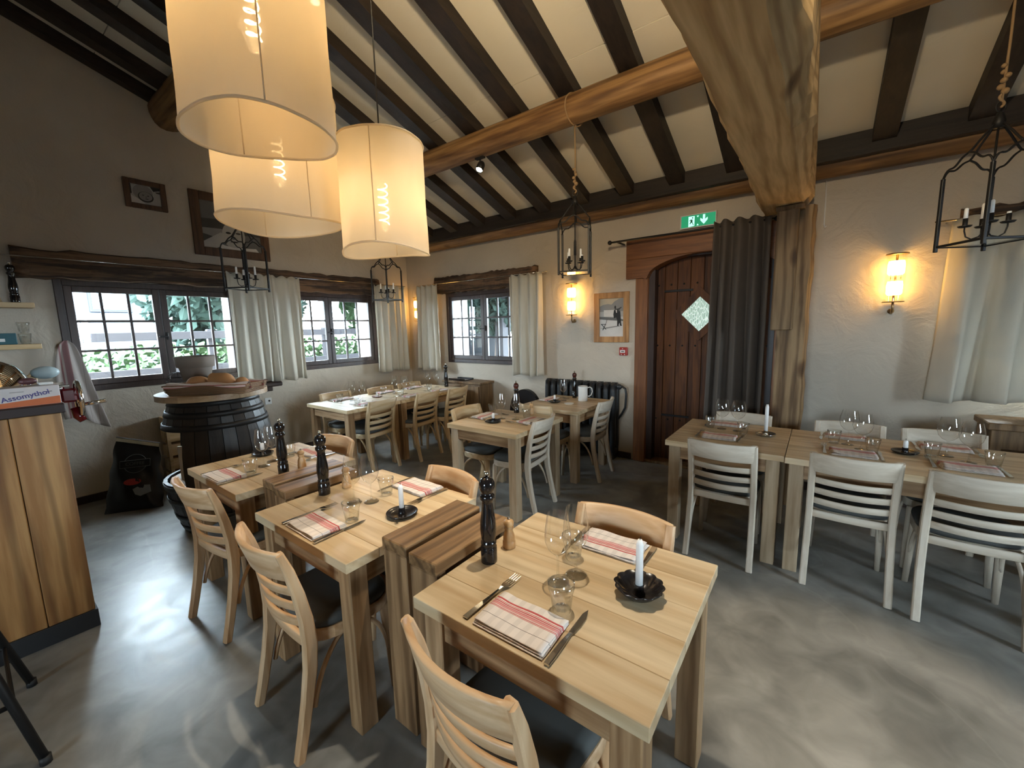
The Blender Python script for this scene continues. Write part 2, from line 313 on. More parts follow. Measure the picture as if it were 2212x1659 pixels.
# ------------------------------------------------------------------ geometry helpers
class G:
    def __init__(s): s.v = []; s.f = []; s.mi = []; s.sm = []; s.cur = 0; s.T = None
    def add(s, vs, fs, sm=False):
        n = len(s.v)
        for p in vs:
            p = Vector(p); s.v.append(s.T @ p if s.T else p)
        for f in fs: s.f.append([n+i for i in f]); s.mi.append(s.cur); s.sm.append(sm)
        return s
    def box(s, x0, x1, y0, y1, z0, z1, bev=0.0):
        if bev <= 0:
            vs = [(x, y, z) for z in (z0, z1) for y in (y0, y1) for x in (x0, x1)]
            return s.add(vs, [(0, 2, 3, 1), (4, 5, 7, 6), (0, 1, 5, 4), (2, 6, 7, 3), (0, 4, 6, 2), (1, 3, 7, 5)])
        c = ((x0+x1)/2, (y0+y1)/2, (z0+z1)/2); h = (abs(x1-x0)/2, abs(y1-y0)/2, abs(z1-z0)/2); b = min(bev, min(h)*.98)
        idx = {}; vs = []
        for sx in (-1, 1):
            for sy in (-1, 1):
                for sz in (-1, 1):
                    sg = (sx, sy, sz)
                    for a in range(3):
                        idx[(sg, a)] = len(vs)
                        vs.append(tuple(c[k]+sg[k]*(h[k] if k == a else h[k]-b) for k in range(3)))
        fs = []
        for a in range(3):
            o1, o2 = [k for k in range(3) if k != a]
            for sa in (-1, 1):
                q = []
                for (p, r) in ((-1, -1), (1, -1), (1, 1), (-1, 1)):
                    sg = [0, 0, 0]; sg[a] = sa; sg[o1] = p; sg[o2] = r; q.append(idx[(tuple(sg), a)])
                fs.append(q)
            b1, c1 = o1, o2
            for s1 in (-1, 1):
                for s2 in (-1, 1):
                    def key(sa_, ax):
                        sg = [0, 0, 0]; sg[a] = sa_; sg[b1] = s1; sg[c1] = s2; return idx[(tuple(sg), ax)]
                    fs.append([key(-1, b1), key(1, b1), key(1, c1), key(-1, c1)])
        for sx in (-1, 1):
            for sy in (-1, 1):
                for sz in (-1, 1): fs.append([idx[((sx, sy, sz), a)] for a in range(3)])
        return s.add(vs, fs)
    def lathe(s, prof, seg=24, o=(0, 0, 0), axis='z', sm=True, rfun=None):
        vs = []; rings = []
        for (r, z) in prof:
            if r < 1e-6: rings.append([len(vs)]); vs.append((0, 0, z)); continue
            ring = []
            for k in range(seg):
                t = 2*PI*k/seg; rr = r*(rfun(t, z) if rfun else 1)
                ring.append(len(vs)); vs.append((rr*math.cos(t), rr*math.sin(t), z))
            rings.append(ring)
        fs = []
        for A, B in zip(rings, rings[1:]):
            if len(A) == 1 and len(B) == 1: continue
            for k in range(seg):
                k2 = (k+1) % seg
                if len(A) == 1: fs.append((A[0], B[k], B[k2]))
                elif len(B) == 1: fs.append((A[k], A[k2], B[0]))
                else: fs.append((A[k], A[k2], B[k2], B[k]))
        if axis == 'x': vs = [(z, x, y) for x, y, z in vs]
        elif axis == 'y': vs = [(y, z, x) for x, y, z in vs]
        return s.add([(p[0]+o[0], p[1]+o[1], p[2]+o[2]) for p in vs], fs, sm)
    def tube(s, pts, r, seg=8, closed=False, sm=True, flat=1.0):
        P = [Vector(p) for p in pts]; n = len(P)
        R = r if isinstance(r, (list, tuple)) else [r]*n
        T = []
        for i in range(n):
            a = P[i-1] if (i > 0 or closed) else P[i]; b = P[(i+1) % n] if (i < n-1 or closed) else P[i]
            T.append((b-a).normalized())
        ref = Vector((0, 0, 1)) if abs(T[0].z) < .9 else Vector((1, 0, 0))
        u = T[0].cross(ref).normalized(); vs = []
        for i in range(n):
            u = (u-T[i]*u.dot(T[i])).normalized(); w = T[i].cross(u)
            for k in range(seg):
                t = 2*PI*k/seg; vs.append(P[i]+u*(math.cos(t)*R[i])+w*(math.sin(t)*R[i]*flat))
        fs = []
        for i in range(n if closed else n-1):
            j = (i+1) % n
            for k in range(seg): fs.append((i*seg+k, i*seg+(k+1) % seg, j*seg+(k+1) % seg, j*seg+k))
        if not closed: fs.append(list(range(seg))[::-1]); fs.append([(n-1)*seg+k for k in range(seg)])
        return s.add(vs, fs, sm)
    def sweep(s, pts, side, w, h, bev=.0, sm=True):
        # rectangular section: 'side' is the constant width direction, h is measured across path and side
        P = [Vector(p) for p in pts]; n = len(P); side = Vector(side).normalized(); vs = []
        Wd = w if isinstance(w, (list, tuple)) else [w]*n; Hh = h if isinstance(h, (list, tuple)) else [h]*n
        sec0 = [(-1, -1), (1, -1), (1, 1), (-1, 1)]
        for i in range(n):
            t = (P[min(i+1, n-1)]-P[max(i-1, 0)]).normalized(); q = t.cross(side).normalized(); sd = side
            a, c = Wd[i]/2, Hh[i]/2; b = min(bev, a*.9, c*.9)
            sec = [(-a+b, -c), (a-b, -c), (a, -c+b), (a, c-b), (a-b, c), (-a+b, c), (-a, c-b), (-a, -c+b)]
            for (x, y) in sec: vs.append(P[i]+sd*x+q*y)
        m_ = 8; fs = []
        for i in range(n-1):
            for k in range(m_): fs.append((i*m_+k, i*m_+(k+1) % m_, (i+1)*m_+(k+1) % m_, (i+1)*m_+k))
        fs.append(list(range(m_))[::-1]); fs.append([(n-1)*m_+k for k in range(m_)])
        return s.add(vs, fs, False)
    def prism(s, poly, ext):
        n = len(poly); e = Vector(ext); A = [Vector(p) for p in poly]
        return s.add(A+[p+e for p in A], [list(range(n))[::-1], list(range(n, 2*n))]+[(k, (k+1) % n, n+(k+1) % n, n+k) for k in range(n)])
    def grid(s, fn, nu, nv, sm=True, cu=False):
        vs = [fn(i/nu, j/nv) for j in range(nv+1) for i in range(nu+(0 if cu else 1))]
        w = nu if cu else nu+1
        fs = [(j*w+i, j*w+(i+1) % w, (j+1)*w+(i+1) % w, (j+1)*w+i) for j in range(nv) for i in range(nu)]
        return s.add(vs, fs, sm)
    def ball(s, c, r, seg=14, sc=(1, 1, 1)):
        n = max(6, seg//2)
        pr = [(math.sin(PI*k/n), -math.cos(PI*k/n)) for k in range(n+1)]; pr[0] = (0, -1); pr[-1] = (0, 1)
        g = G(); g.lathe(pr, seg)
        return s.add([(c[0]+p.x*r*sc[0], c[1]+p.y*r*sc[1], c[2]+p.z*r*sc[2]) for p in g.v], g.f, True)

def mesh(name, g, mats, recalc=True):
    me = bpy.data.meshes.new(name); me.from_pydata([tuple(p) for p in g.v], [], g.f)
    for mm in (mats if isinstance(mats, (list, tuple)) else [mats]): me.materials.append(MATS[mm])
    for p, i, sm in zip(me.polygons, g.mi, g.sm): p.material_index = i; p.use_smooth = sm
    if recalc:
        bm = bmesh.new(); bm.from_mesh(me); bmesh.ops.recalc_face_normals(bm, faces=bm.faces); bm.to_mesh(me); bm.free()
    me.update()
    return me
def link(name, data, parent=None, loc=(0, 0, 0), rz=0):
    o = bpy.data.objects.new(name, data); COL.objects.link(o); o.location = loc; o.rotation_euler = (0, 0, rz)
    if parent: o.parent = parent
    return o
def wloc(o):
    v = Vector(o.location)
    while o.parent: o = o.parent; v += Vector(o.location)
    return v
def wobj(name, g, mats, parent=None):
    # geometry given in room coordinates; the origin moves to the middle of its base
    lo = Vector([min(p[k] for p in g.v) for k in range(3)]); hi = Vector([max(p[k] for p in g.v) for k in range(3)])
    c = Vector(((lo.x+hi.x)/2, (lo.y+hi.y)/2, lo.z))
    g.v = [p-c for p in g.v]
    return link(name, mesh(name, g, mats), parent, c-(wloc(parent) if parent else Vector()))
def tag(o, label, cat, group=None):
    o['label'] = label; o['category'] = cat
    if group: o['group'] = group
    return o
def struct(o, label=None):
    o['kind'] = 'structure'
    if label: o['label'] = label
    return o
def root(name, loc, label=None, cat=None, group=None, rz=0):
    o = link(name, None, None, loc, rz); o.empty_display_size = .1
    if label: tag(o, label, cat, group)
    return o
PROTO = {}
def proto(kind, parts):          # parts: [(name, mesh, [(sub name, mesh)])]
    PROTO[kind] = parts
def put(kind, name, loc, rz, label, cat, group=None):
    parts = PROTO[kind]
    if len(parts) == 1 and not parts[0][2]:
        return tag(link(name, parts[0][1], None, loc, rz), label, cat, group)
    r = root(name, loc, label, cat, group, rz)
    for (n, me, subs) in parts:
        p = link(n, me, r)
        for (sn, sme) in subs: link(sn, sme, p)
    return r
def text_mesh(txt, size, bold=0.0):
    cu = bpy.data.curves.new('lettering', 'FONT'); cu.body = txt; cu.size = size; cu.align_x = 'CENTER'; cu.align_y = 'CENTER'; cu.extrude = .0003; cu.offset = bold
    o = bpy.data.objects.new('lettering_source', cu); COL.objects.link(o)
    dg = bpy.context.evaluated_depsgraph_get(); me = bpy.data.meshes.new_from_object(o.evaluated_get(dg))
    bpy.data.objects.remove(o, do_unlink=True); bpy.data.curves.remove(cu)
    me.materials.clear()
    return me
def lerp(a, b, t): return a+(b-a)*t

# ------------------------------------------------------------------ room shell
TH = .42                                                       # wall thickness
def PL(u, z, w): return (XL-w, u, z)                           # left wall: u=y
def PB(u, z, w): return (u, YB+w, z)                           # back wall: u=x
def PR_(u, z, w): return (XR+w, u, z)
def PRR(u, z, w): return (u, YR-w, z)
def pbox(g, P, u0, u1, z0, z1, w0, w1, bev=0):
    a = P(u0, z0, w0); b = P(u1, z1, w1)
    g.box(min(a[0], b[0]), max(a[0], b[0]), min(a[1], b[1]), max(a[1], b[1]), min(a[2], b[2]), max(a[2], b[2]), bev)
def wall(name, P, u0, u1, z1, holes):
    g = G(); us = sorted({u0, u1, *[h[k] for h in holes for k in (0, 1)]}); zs = sorted({0, z1, *[h[k] for h in holes for k in (2, 3)]})
    for a, b in zip(us, us[1:]):
        for c, d in zip(zs, zs[1:]):
            mu, mz = (a+b)/2, (c+d)/2
            if any(h[0] < mu < h[1] and h[2] < mz < h[3] for h in holes): continue
            pbox(g, P, a, b, c, d, 0, TH)
    return struct(wobj(name, g, 'wall'))
g = G(); g.box(XL-TH, XR+TH, YR-TH, YB+TH, -.12, 0)
struct(wobj('floor', g, 'floor'))
W1, W2, W3, W4 = (.60, 2.10, 1.08, 2.13), (2.46, 3.98, 1.08, 2.13), (-4.70, -3.20, 1.07, 2.13), (.92, 2.42, 1.07, 2.13)
DOOR = (-1.56, -.34, 0.0, 2.31)
def inset(h, d=.04): return (h[0]+d, h[1]-d, h[2]+d, h[3]-d)
WR1, WG = (1.0, 2.2, 1.05, 2.15), (-1.0, .4, 1.0, 2.2)
wall('wall_left', PL, YR-TH, YB+TH, 4.9, [inset(W1), inset(W2)])
wall('wall_back', PB, XL, XR, 3.2, [inset(W3), inset(W4), DOOR])
wall('wall_right', PR_, YR-TH, YB+TH, 4.9, [inset(WR1)])
wall('wall_rear', PRR, XL, XR, 3.2, [inset(WG)])
for nm, P, a, b in (('baseboard_left', PL, YR, YB), ('baseboard_back', PB, XL+.03, -1.72)):
    g = G(); pbox(g, P, a, b, 0, .075, -.018, 0, .004); struct(wobj(nm, g, 'frame_brown'))
g = G(); pbox(g, PB, -.2, XR, 0, .075, -.018, 0, .004); struct(wobj('baseboard_right', g, 'frame_brown'))

# ceiling: sloping panels between dark rafters
ceil = G()
def slab(g, x0, x1, ya, yb, off0, off1):
    g.prism([(x0, ya, zc(ya)+off0), (x0, yb, zc(yb)+off0), (x0, yb, zc(yb)+off1), (x0, ya, zc(ya)+off1)], (x1-x0, 0, 0))
ceil.cur = 1; slab(ceil, XL-TH, XR+TH, -.2, YB+.9, .02, .16); ceil.cur = 0; slab(ceil, XL-TH, XR+TH, YR-.9, -.2, .02, .16)
CEIL = struct(wobj('ceiling', ceil, ['ceiling', 'dark_beam_y']))
RX = [-5.52]+[round(-5.13+.5*k, 3) for k in range(18)]        # right faces of the rafters
RX = [x for x in RX if x < XR]
for x in RX:
    g = G(); g.prism([(x-.14, -.2, zr(-.2)), (x-.14, YB-.1, zr(YB-.1)), (x-.14, YB-.1, zc(YB-.1)), (x-.14, -.2, zc(-.2))], (.14, 0, 0))
    wobj('rafter', g, 'dark_beam_y', CEIL)
edges = RX+[XR+.14]
SEAMS = [YB-.15, 2.95, 1.1, -.2]
for a, b in zip(edges, edges[1:]):
    for s0, s1 in zip(SEAMS, SEAMS[1:]):
        g = G(); j = random.uniform(0, .004)
        y0, y1 = s0-.003, s1+.003
        g.prism([(a+.001, y0, zc(y0)-.012-j), (a+.001, y1, zc(y1)-.012-j), (a+.001, y1, zc(y1)+.018), (a+.001, y0, zc(y0)+.018)], (b-a-.142, 0, 0))
        wobj('ceiling_panel', g, 'ceiling', CEIL)
for x in RX[::2]:
    g = G(); g.prism([(x-.14, YR, zr(YR)), (x-.14, -.2, zr(-.2)), (x-.14, -.2, zc(-.2)), (x-.14, YR, zc(YR))], (.14, 0, 0))
    wobj('rafter', g, 'dark_beam_y', CEIL)

def log(name, a, b, r, mat, label, seg=20, n=26, wob=.03):
    a, b = Vector(a), Vector(b); d = (b-a).normalized(); u = d.orthogonal().normalized(); w = d.cross(u); g = G(); ph = [random.uniform(0, 6) for _ in range(4)]
    vs = []
    for i in range(n+1):
        t = i/n; c = a.lerp(b, t)+u*(math.sin(t*9+ph[0])*r*.04)+w*(math.sin(t*7+ph[1])*r*.05)
        for k in range(seg):
            q = 2*PI*k/seg; rr = r*(1+wob*math.sin(3*q+ph[2]+t*5)+wob*.6*math.sin(5*q+t*17+ph[3]))
            vs.append(c+u*(rr*math.cos(q))+w*(rr*math.sin(q)))
    fs = [(i*seg+k, i*seg+(k+1) % seg, (i+1)*seg+(k+1) % seg, (i+1)*seg+k) for i in range(n) for k in range(seg)]
    fs += [list(range(seg)), [n*seg+k for k in range(seg)]]
    g.add(vs, fs, True)
    return tag(wobj(name, g, mat), label, 'beam')
P1Y, P1Z, P2Y, P2Z = 3.10, 3.26, 1.62, 3.88
log('purlin_log', (XL-.05, P1Y, P1Z), (XR, P1Y, P1Z), .108, 'log', 'brown round log purlin carrying the roped lantern under the rafters', n=50)
log('purlin_log', (XL-.05, P2Y, P2Z), (XR, P2Y, P2Z), .165, 'log', 'thick dark log purlin high up behind the white lampshades', n=40)
log('wall_plate_log', (XL, 4.535, 2.875), (XR, 4.535, 2.875), .10, 'log', 'brown log along the top of the door wall under the rafter ends', n=50)
g = G(); g.box(XL, XR, 4.36, 4.43, 2.855, 3.03, .004); tag(wobj('eaves_board', g, 'dark_beam_x'), 'dark board closing the rafter ends above the wall log', 'beam')
# big tie beam running overhead to the post beside the door
g = G(); NB = 60; sec = []; rnd = random.Random(3)
for i in range(NB+1):
    y = lerp(-3.0, 4.34, i/NB); w1 = rnd.uniform(-.012, .012); w2 = rnd.uniform(-.015, .015)+.012*math.sin(y*3.1)
    xs = .02*math.sin(y*.9)
    sec.append([(-.43+xs+w1*.6, y, 2.50), (-.172+w2*.5, y, 2.50+.01*math.sin(y*5)), (-.095+w2-.015*(y-1.5)/2.8, y, 2.60+w1), (-.075-.012*(y-1.5), y, 2.98), (-.46+xs, y, 3.0), (-.47+xs+w1, y, 2.58)])
vs = [p for q in sec for p in q]; n6 = 6
g.add(vs, [(i*n6+k, i*n6+(k+1) % n6, (i+1)*n6+(k+1) % n6, (i+1)*n6+k) for i in range(NB) for k in range(n6)]+[list(range(n6)), [NB*n6+k for k in range(n6)]])
tag(wobj('tie_beam', g, 'tie_beam'), 'massive rough-hewn pale timber tie beam ending above the post by the door', 'beam')
PST = root('timber_post', (-.19, 4.25, 0), 'weathered timber post standing between the grey door curtain and the plaster wall', 'post')
g = G(); rnd = random.Random(5); ss = []
for i in range(25):
    z = 2.5*i/24; w = rnd.uniform(-.008, .008)
    ss.append([(-.295+w*.4, 4.15, z), (-.10+w, 4.15, z), (-.078+w, 4.20, z), (-.078+w, 4.40, z), (-.295, 4.40, z)])
vs = [p for q in ss for p in q]
g.add(vs, [(i*5+k, i*5+(k+1) % 5, (i+1)*5+(k+1) % 5, (i+1)*5+k) for i in range(24) for k in range(5)]+[list(range(5)), [24*5+k for k in range(5)]])
wobj('post_trunk', g, 'post', PST)
g = G(); g.box(-.335, -.185, 4.07, 4.15, 1.52, 2.49, .008); wobj('hung_block', g, 'post', PST)
g = G(); g.box(-.345, -.15, 4.055, 4.17, 2.465, 2.50, .004); wobj('cap_plate', g, 'post', PST)

# lintels over the windows
def lintel(P, u0, u1, z0, z1, d, mat, label, seed):
    rnd = random.Random(seed); g = G(); N = 40; sec = []
    for i in range(N+1):
        u = lerp(u0, u1, i/N); a, b, c, e = (rnd.uniform(-.012, .012) for _ in range(4))
        e0 = .03 if i in (0, N) else 0
        sec.append([P(u, z0+a, 0), P(u, z0+a+.01, -d+.012+abs(c)+e0), P(u, (z0+z1)/2, -d+c*.8+e0), P(u, z1+b-.02, -d+.006+abs(e)+e0), P(u, z1+b, -.02), P(u, z1+b, 0)])
    vs = [p for q in sec for p in q]
    g.add(vs, [(i*6+k, i*6+(k+1) % 6, (i+1)*6+(k+1) % 6, (i+1)*6+k) for i in range(N) for k in range(6)]+[list(range(6)), [N*6+k for k in range(6)]])
    tag(wobj('window_lintel', g, mat), label, 'beam')
lintel(PL, .38, 4.06, 2.125, 2.385, .10, 'lintel_y', 'long cracked dark timber lintel above the two windows beside the barrel', 1)
lintel(PB, -4.93, -3.0, 2.13, 2.385, .08, 'lintel_x', 'dark cracked timber lintel above the window near the room corner', 2)
lintel(PB, .80, 2.7, 2.13, 2.40, .08, 'lintel_x', 'dark timber lintel above the curtained window past the door post', 3)

# windows
def window(name, P, h, ncas, cols, rows, wd=.0, label=None):
    u0, u1, z0, z1 = h; c = P((u0+u1)/2, z0, 0)
    r = struct(root(name, c), label); fr = .055
    g = G()
    for a in ((u0, u0+fr, z0, z1), (u1-fr, u1, z0, z1), (u0+fr, u1-fr, z0, z0+fr), (u0+fr, u1-fr, z1-fr, z1)): pbox(g, P, *a, -.025, .06, .004)
    wobj('window_frame', g, 'frame_brown', r)
    U0, U1, Z0, Z1 = u0+fr, u1-fr, z0+fr, z1-fr; cw = (U1-U0)/ncas; st = .058; mu = .022
    for k in range(ncas):
        a, b = U0+k*cw+.002, U0+(k+1)*cw-.002
        g = G()
        for q in ((a, a+st, Z0, Z1), (b-st, b, Z0, Z1), (a+st, b-st, Z0, Z0+st), (a+st, b-st, Z1-st, Z1)): pbox(g, P, *q, -.012, .03, .004)
        cs = wobj('casement', g, 'frame_brown', r)
        ia, ib, ja, jb = a+st, b-st, Z0+st, Z1-st
        pw, ph = (ib-ia-(cols-1)*mu)/cols, (jb-ja-(rows-1)*mu)/rows
        for i in range(1, cols):
            g = G(); x = ia+i*pw+(i-1)*mu; pbox(g, P, x, x+mu, ja, jb, -.006, .024, .004); wobj('muntin', g, 'frame_brown', cs)
        for j in range(1, rows):
            g = G(); z = ja+j*ph+(j-1)*mu; pbox(g, P, ia, ib, z, z+mu, -.0055, .0235, .004); wobj('muntin', g, 'frame_brown', cs)
        for i in range(cols):
            for j in range(rows):
                x = ia+i*(pw+mu); z = ja+j*(ph+mu); g = G(); pbox(g, P, x, x+pw, z, z+ph, .006, .010); wobj('pane', g, 'pane_glass', cs)
    if ncas == 2:
        um = (u0+u1)/2; g = G(); pbox(g, P, um+.012, um+.032, 1.55, 1.63, -.032, -.012, .004); pbox(g, P, um-.05, um+.03, 1.575, 1.592, -.045, -.030, .004); wobj('window_handle', g, 'black_iron', r)
    return r
window('window_1', PL, W1, 2, 3, 3, label='dark brown casement window behind the barrel')
window('window_2', PL, W2, 2, 3, 3, label='dark brown casement window between two linen curtains on the barrel wall')
window('window_3', PB, W3, 2, 3, 3, label='dark brown casement window beside the room corner')
window('window_4', PB, W4, 2, 3, 3, label='window hidden behind the long linen curtain')
window('window_5', PR_, WR1, 2, 3, 3); window('rear_fill_window', PRR, WG, 2, 3, 3)  # both out of view; the rear one is added for fill daylight

# door with arched head
D1 = struct(root('door_1', (-.95, YB, 0)), 'arched dark plank door with a diamond pane')
YD = YB+.14
for k in range(9):
    a = -1.55+k*.134; g = G(); g.box(a+.002, a+.132, YD, YD+.04, .03, 2.34, .004); wobj('plank', g, 'door_wood', D1)
g = G(); g.box(-1.56, -1.49, YB+.02, YD+.05, 0, 2.31); g.box(-.40, -.34, YB+.02, YD+.05, 0, 2.31); g.box(-1.56, -.34, YB+.02, YD+.05, 2.29, 2.33); wobj('door_lining', g, 'frame_brown', D1)
cx, cz = -1.045, 1.69
def diamond(r): return [(cx-r, 0, cz), (cx, 0, cz-r), (cx+r, 0, cz), (cx, 0, cz+r)]
g = G(); o, i_ = diamond(.285), diamond(.185)
for k in range(4):
    q = [o[k], o[(k+1) % 4], i_[(k+1) % 4], i_[k]]; g.prism([(p[0], YD-.022, p[2]) for p in q], (0, .03, 0))
wobj('diamond_frame', g, 'door_wood', D1)
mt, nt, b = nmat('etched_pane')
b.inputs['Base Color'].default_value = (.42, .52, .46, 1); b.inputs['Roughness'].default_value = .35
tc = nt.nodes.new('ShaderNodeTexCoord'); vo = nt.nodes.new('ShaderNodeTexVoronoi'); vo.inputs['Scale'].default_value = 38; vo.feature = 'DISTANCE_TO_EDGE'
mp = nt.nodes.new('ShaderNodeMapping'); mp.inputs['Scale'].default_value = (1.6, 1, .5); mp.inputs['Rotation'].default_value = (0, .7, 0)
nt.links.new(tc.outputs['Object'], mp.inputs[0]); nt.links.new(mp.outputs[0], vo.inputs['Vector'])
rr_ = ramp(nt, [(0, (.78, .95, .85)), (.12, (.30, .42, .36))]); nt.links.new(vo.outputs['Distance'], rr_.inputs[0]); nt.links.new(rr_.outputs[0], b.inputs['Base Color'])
nt.links.new(rr_.outputs[0], b.inputs['Emission Color']); b.inputs['Emission Strength'].default_value = .45       # emission put into the pane colour, standing in for daylight behind it
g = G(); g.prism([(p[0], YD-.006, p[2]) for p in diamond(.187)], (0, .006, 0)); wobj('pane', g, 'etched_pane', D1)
for x, z in ((-1.42, 1.95), (-1.42, .55)):
    g = G(); g.box(x, x+.30, YD-.010, YD, z-.012, z+.012, .002); wobj('strap_hinge', g, 'black_iron', D1)
g = G()
for k in range(9):
    for z in (2.02, 1.35, .5): g.lathe([(0, -.008), (.008, -.006), (.011, 0)], 8, (-1.55+k*.134+.067, YD, z), 'y')
wobj('studs', g, 'black_iron', D1)
g = G(); g.box(-1.69, -1.555, YB-.035, YB+.10, 0, 2.10, .005); wobj('jamb', g, 'door_frame', D1)
g = G(); g.box(-.345, -.215, YB-.035, YB+.10, 0, 2.10, .005); wobj('jamb', g, 'door_frame', D1)
g = G(); g.box(-1.79, -.2, YB-.07, YB+.02, 2.305, 2.515, .006); wobj('door_lintel', g, 'door_frame_x', D1)
def archz(x): return 2.08+.225*math.sqrt(max(0, 1-((x+.95)/.615)**2))
for s_ in (0, 1):
    g = G(); xs = [lerp(-1.79, -.95, 0)]; xa = [(-1.565+.615*t/14) for t in range(15)]
    poly = [(-1.79, YB-.066, 2.10), (-1.60, YB-.066, 2.10)]+[(x, YB-.066, archz(x)) for x in xa]+[(-.95, YB-.066, 2.303), (-1.79, YB-.066, 2.303)]
    if s_: poly = [(-1.9-p[0], p[1], p[2]) for p in poly]; poly = [(min(p[0], -.2), p[1], p[2]) for p in poly]
    g.prism(poly, (0, .17, 0)); wobj('arch_bracket', g, 'door_frame_x', D1)
g = G(); g.box(-1.56, -.34, YB-.02, YB+.2, 0, .03, .004); wobj('threshold', g, 'brown_wood', D1)
g = G(); g.box(-1.7, -.2, YD+.05, YD+.07, 0, 2.45); wobj('door_backing', g, 'frame_brown', D1)

# ------------------------------------------------------------------ curtains
def curtain(name, P, u0, u1, z0, z1, off, folds, amp, mat, label, cat='curtain', group=None, seed=0, flare=.0, thick=.004):
    rnd = random.Random(seed); ph = rnd.uniform(0, 6); uc = (u0+u1)/2; g = G(); j1 = [rnd.uniform(-.5, .5) for _ in range(8)]
    def fn(a, t):
        z = lerp(z0, z1, t); k = 1-t
        wv = math.sin(a*2*PI*folds+ph+.7*math.sin(a*7+j1[0]))
        am = amp*(.55+.6*k)
        u = lerp(u0, u1, a); u = uc+(u-uc)*(1+flare*k)+.012*math.sin(k*3+a*9)*k+ .25*amp*math.sin(2*(a*2*PI*folds+ph))*k
        zz = z+(.012*math.sin(a*2*PI*folds*1.0+1+ph) if t > .999 else 0)+(.012*math.sin(a*11+ph) if t < .001 else 0)
        return P(u, zz, -off-am*wv-.012*k*math.sin(a*5+ph))
    g.grid(fn, int(folds*14), 24)
    n = len(g.v); m_ = mesh(name, g, mat)
    lo = Vector([min(p[k] for p in g.v) for k in range(3)]); hi = Vector([max(p[k] for p in g.v) for k in range(3)]); c = Vector(((lo.x+hi.x)/2, (lo.y+hi.y)/2, lo.z))
    m_.transform(Matrix.Translation(-c)); o = link(name, m_, None, c)
    so = o.modifiers.new('cloth_thickness', 'SOLIDIFY'); so.thickness = thick
    return tag(o, label, cat, group)
curtain('linen_curtain', PL, 1.93, 2.40, 1.0, 2.29, .17, 4, .030, 'linen', 'cream linen curtain hanging beside the bread barrel window, touching its twin', seed=1, flare=.06)
curtain('linen_curtain', PL, 2.40, 2.76, .99, 2.285, .17, 3, .028, 'linen', 'cream linen curtain at the barrel side of the window nearest the corner', seed=2, flare=.05)
curtain('linen_curtain', PL, 3.87, 4.43, .95, 2.27, .17, 5, .030, 'linen', 'cream linen curtain on the barrel wall next to the room corner', seed=3, flare=.08)
curtain('linen_curtain', PB, -5.20, -4.74, .95, 2.27, .15, 4, .028, 'linen', 'cream linen curtain beside the corner wall lamp on the door wall', seed=4, flare=.16)
curtain('linen_curtain', PB, -3.38, -2.86, .95, 2.27, .15, 4, .034, 'linen', 'cream linen curtain between the corner window and the wall lamp by the framed print', seed=5, flare=.02)
curtain('linen_curtain', PB, .74, 2.3, .96, 2.30, .19, 6, .075, 'linen', 'wide cream linen curtain covering the window past the door post', seed=6, flare=.05)
curtain('door_curtain', PB, -.86, -.40, .02, 2.53, .25, 4, .06, 'grey_drape', 'heavy grey brown curtain pulled aside at the plank door', seed=7, flare=.10, thick=.006)
def rod(P, u0, u1, z, off, r, label, mat='black_iron', ball=0):
    rr = root('curtain_rod', P((u0+u1)/2, z, -off), label, 'curtain rod')
    g = G(); g.tube([P(u0, z, -off), P(u1, z, -off)], r, 8); wobj('rod', g, mat, rr)
    for u in (u0+.08, u1-.08):
        g = G(); g.tube([P(u, z, -off), P(u, z, .0)], r*.9, 6); wobj('bracket', g, mat, rr)
    if ball:
        for u in (u0, u1):
            g = G(); g.ball(P(u, z, -off), ball, 12); wobj('finial', g, mat, rr)
rod(PL, .20, 4.5, 2.292, .135, .005, 'thin metal curtain rod along the long lintel on the barrel wall', 'steel')
rod(PB, -5.25, -2.8, 2.28, .115, .005, 'thin metal curtain rod over the corner window', 'steel')
rod(PB, .65, 2.7, 2.31, .12, .006, 'thin metal curtain rod over the window past the door post', 'steel')
rod(PB, -1.92, -.36, 2.49, .22, .011, 'iron curtain rod with a ball end above the plank door', ball=.024)

# ------------------------------------------------------------------ tables
TT = .755
def table(x0, x1, y0, y1, label, name='dining_table', along='x', n=5, leg='table_leg', inset_=.022, group=None):
    r = root(name, ((x0+x1)/2, (y0+y1)/2, 0), label, 'table', group)
    a0, a1 = (y0, y1) if along == 'x' else (x0, x1); wd = (a1-a0)/n
    for k in range(n):
        g = G(); p, q = a0+k*wd+.0004, a0+(k+1)*wd-.0004
        if along == 'x': g.box(x0, x1, p, q, TT-.04, TT, .0016)
        else: g.box(p, q, y0, y1, TT-.04, TT, .0016)
        wobj('tabletop_plank', g, 'top_wood' if along == 'x' else 'top_wood_y', r)
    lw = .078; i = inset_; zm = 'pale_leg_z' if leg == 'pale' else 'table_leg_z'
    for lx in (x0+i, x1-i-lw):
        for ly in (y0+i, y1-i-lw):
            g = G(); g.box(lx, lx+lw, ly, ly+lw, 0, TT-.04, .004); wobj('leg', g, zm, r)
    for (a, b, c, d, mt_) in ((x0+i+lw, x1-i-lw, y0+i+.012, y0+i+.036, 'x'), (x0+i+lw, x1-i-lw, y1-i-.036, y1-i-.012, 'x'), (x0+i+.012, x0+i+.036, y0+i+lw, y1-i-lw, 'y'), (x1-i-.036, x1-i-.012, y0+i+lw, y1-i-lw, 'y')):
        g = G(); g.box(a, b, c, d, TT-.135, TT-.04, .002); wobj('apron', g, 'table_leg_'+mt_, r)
    return r
table(-.99, -.235, .772, 1.50, 'square pale wood table set with the scalloped black candle dish')
table(-2.10, -1.335, .75, 1.467, 'square pale wood table set between the two pairs of narrow divider stands')
table(-3.18, -2.425, .785, 1.495, 'square pale wood table standing beside the dark barrel')
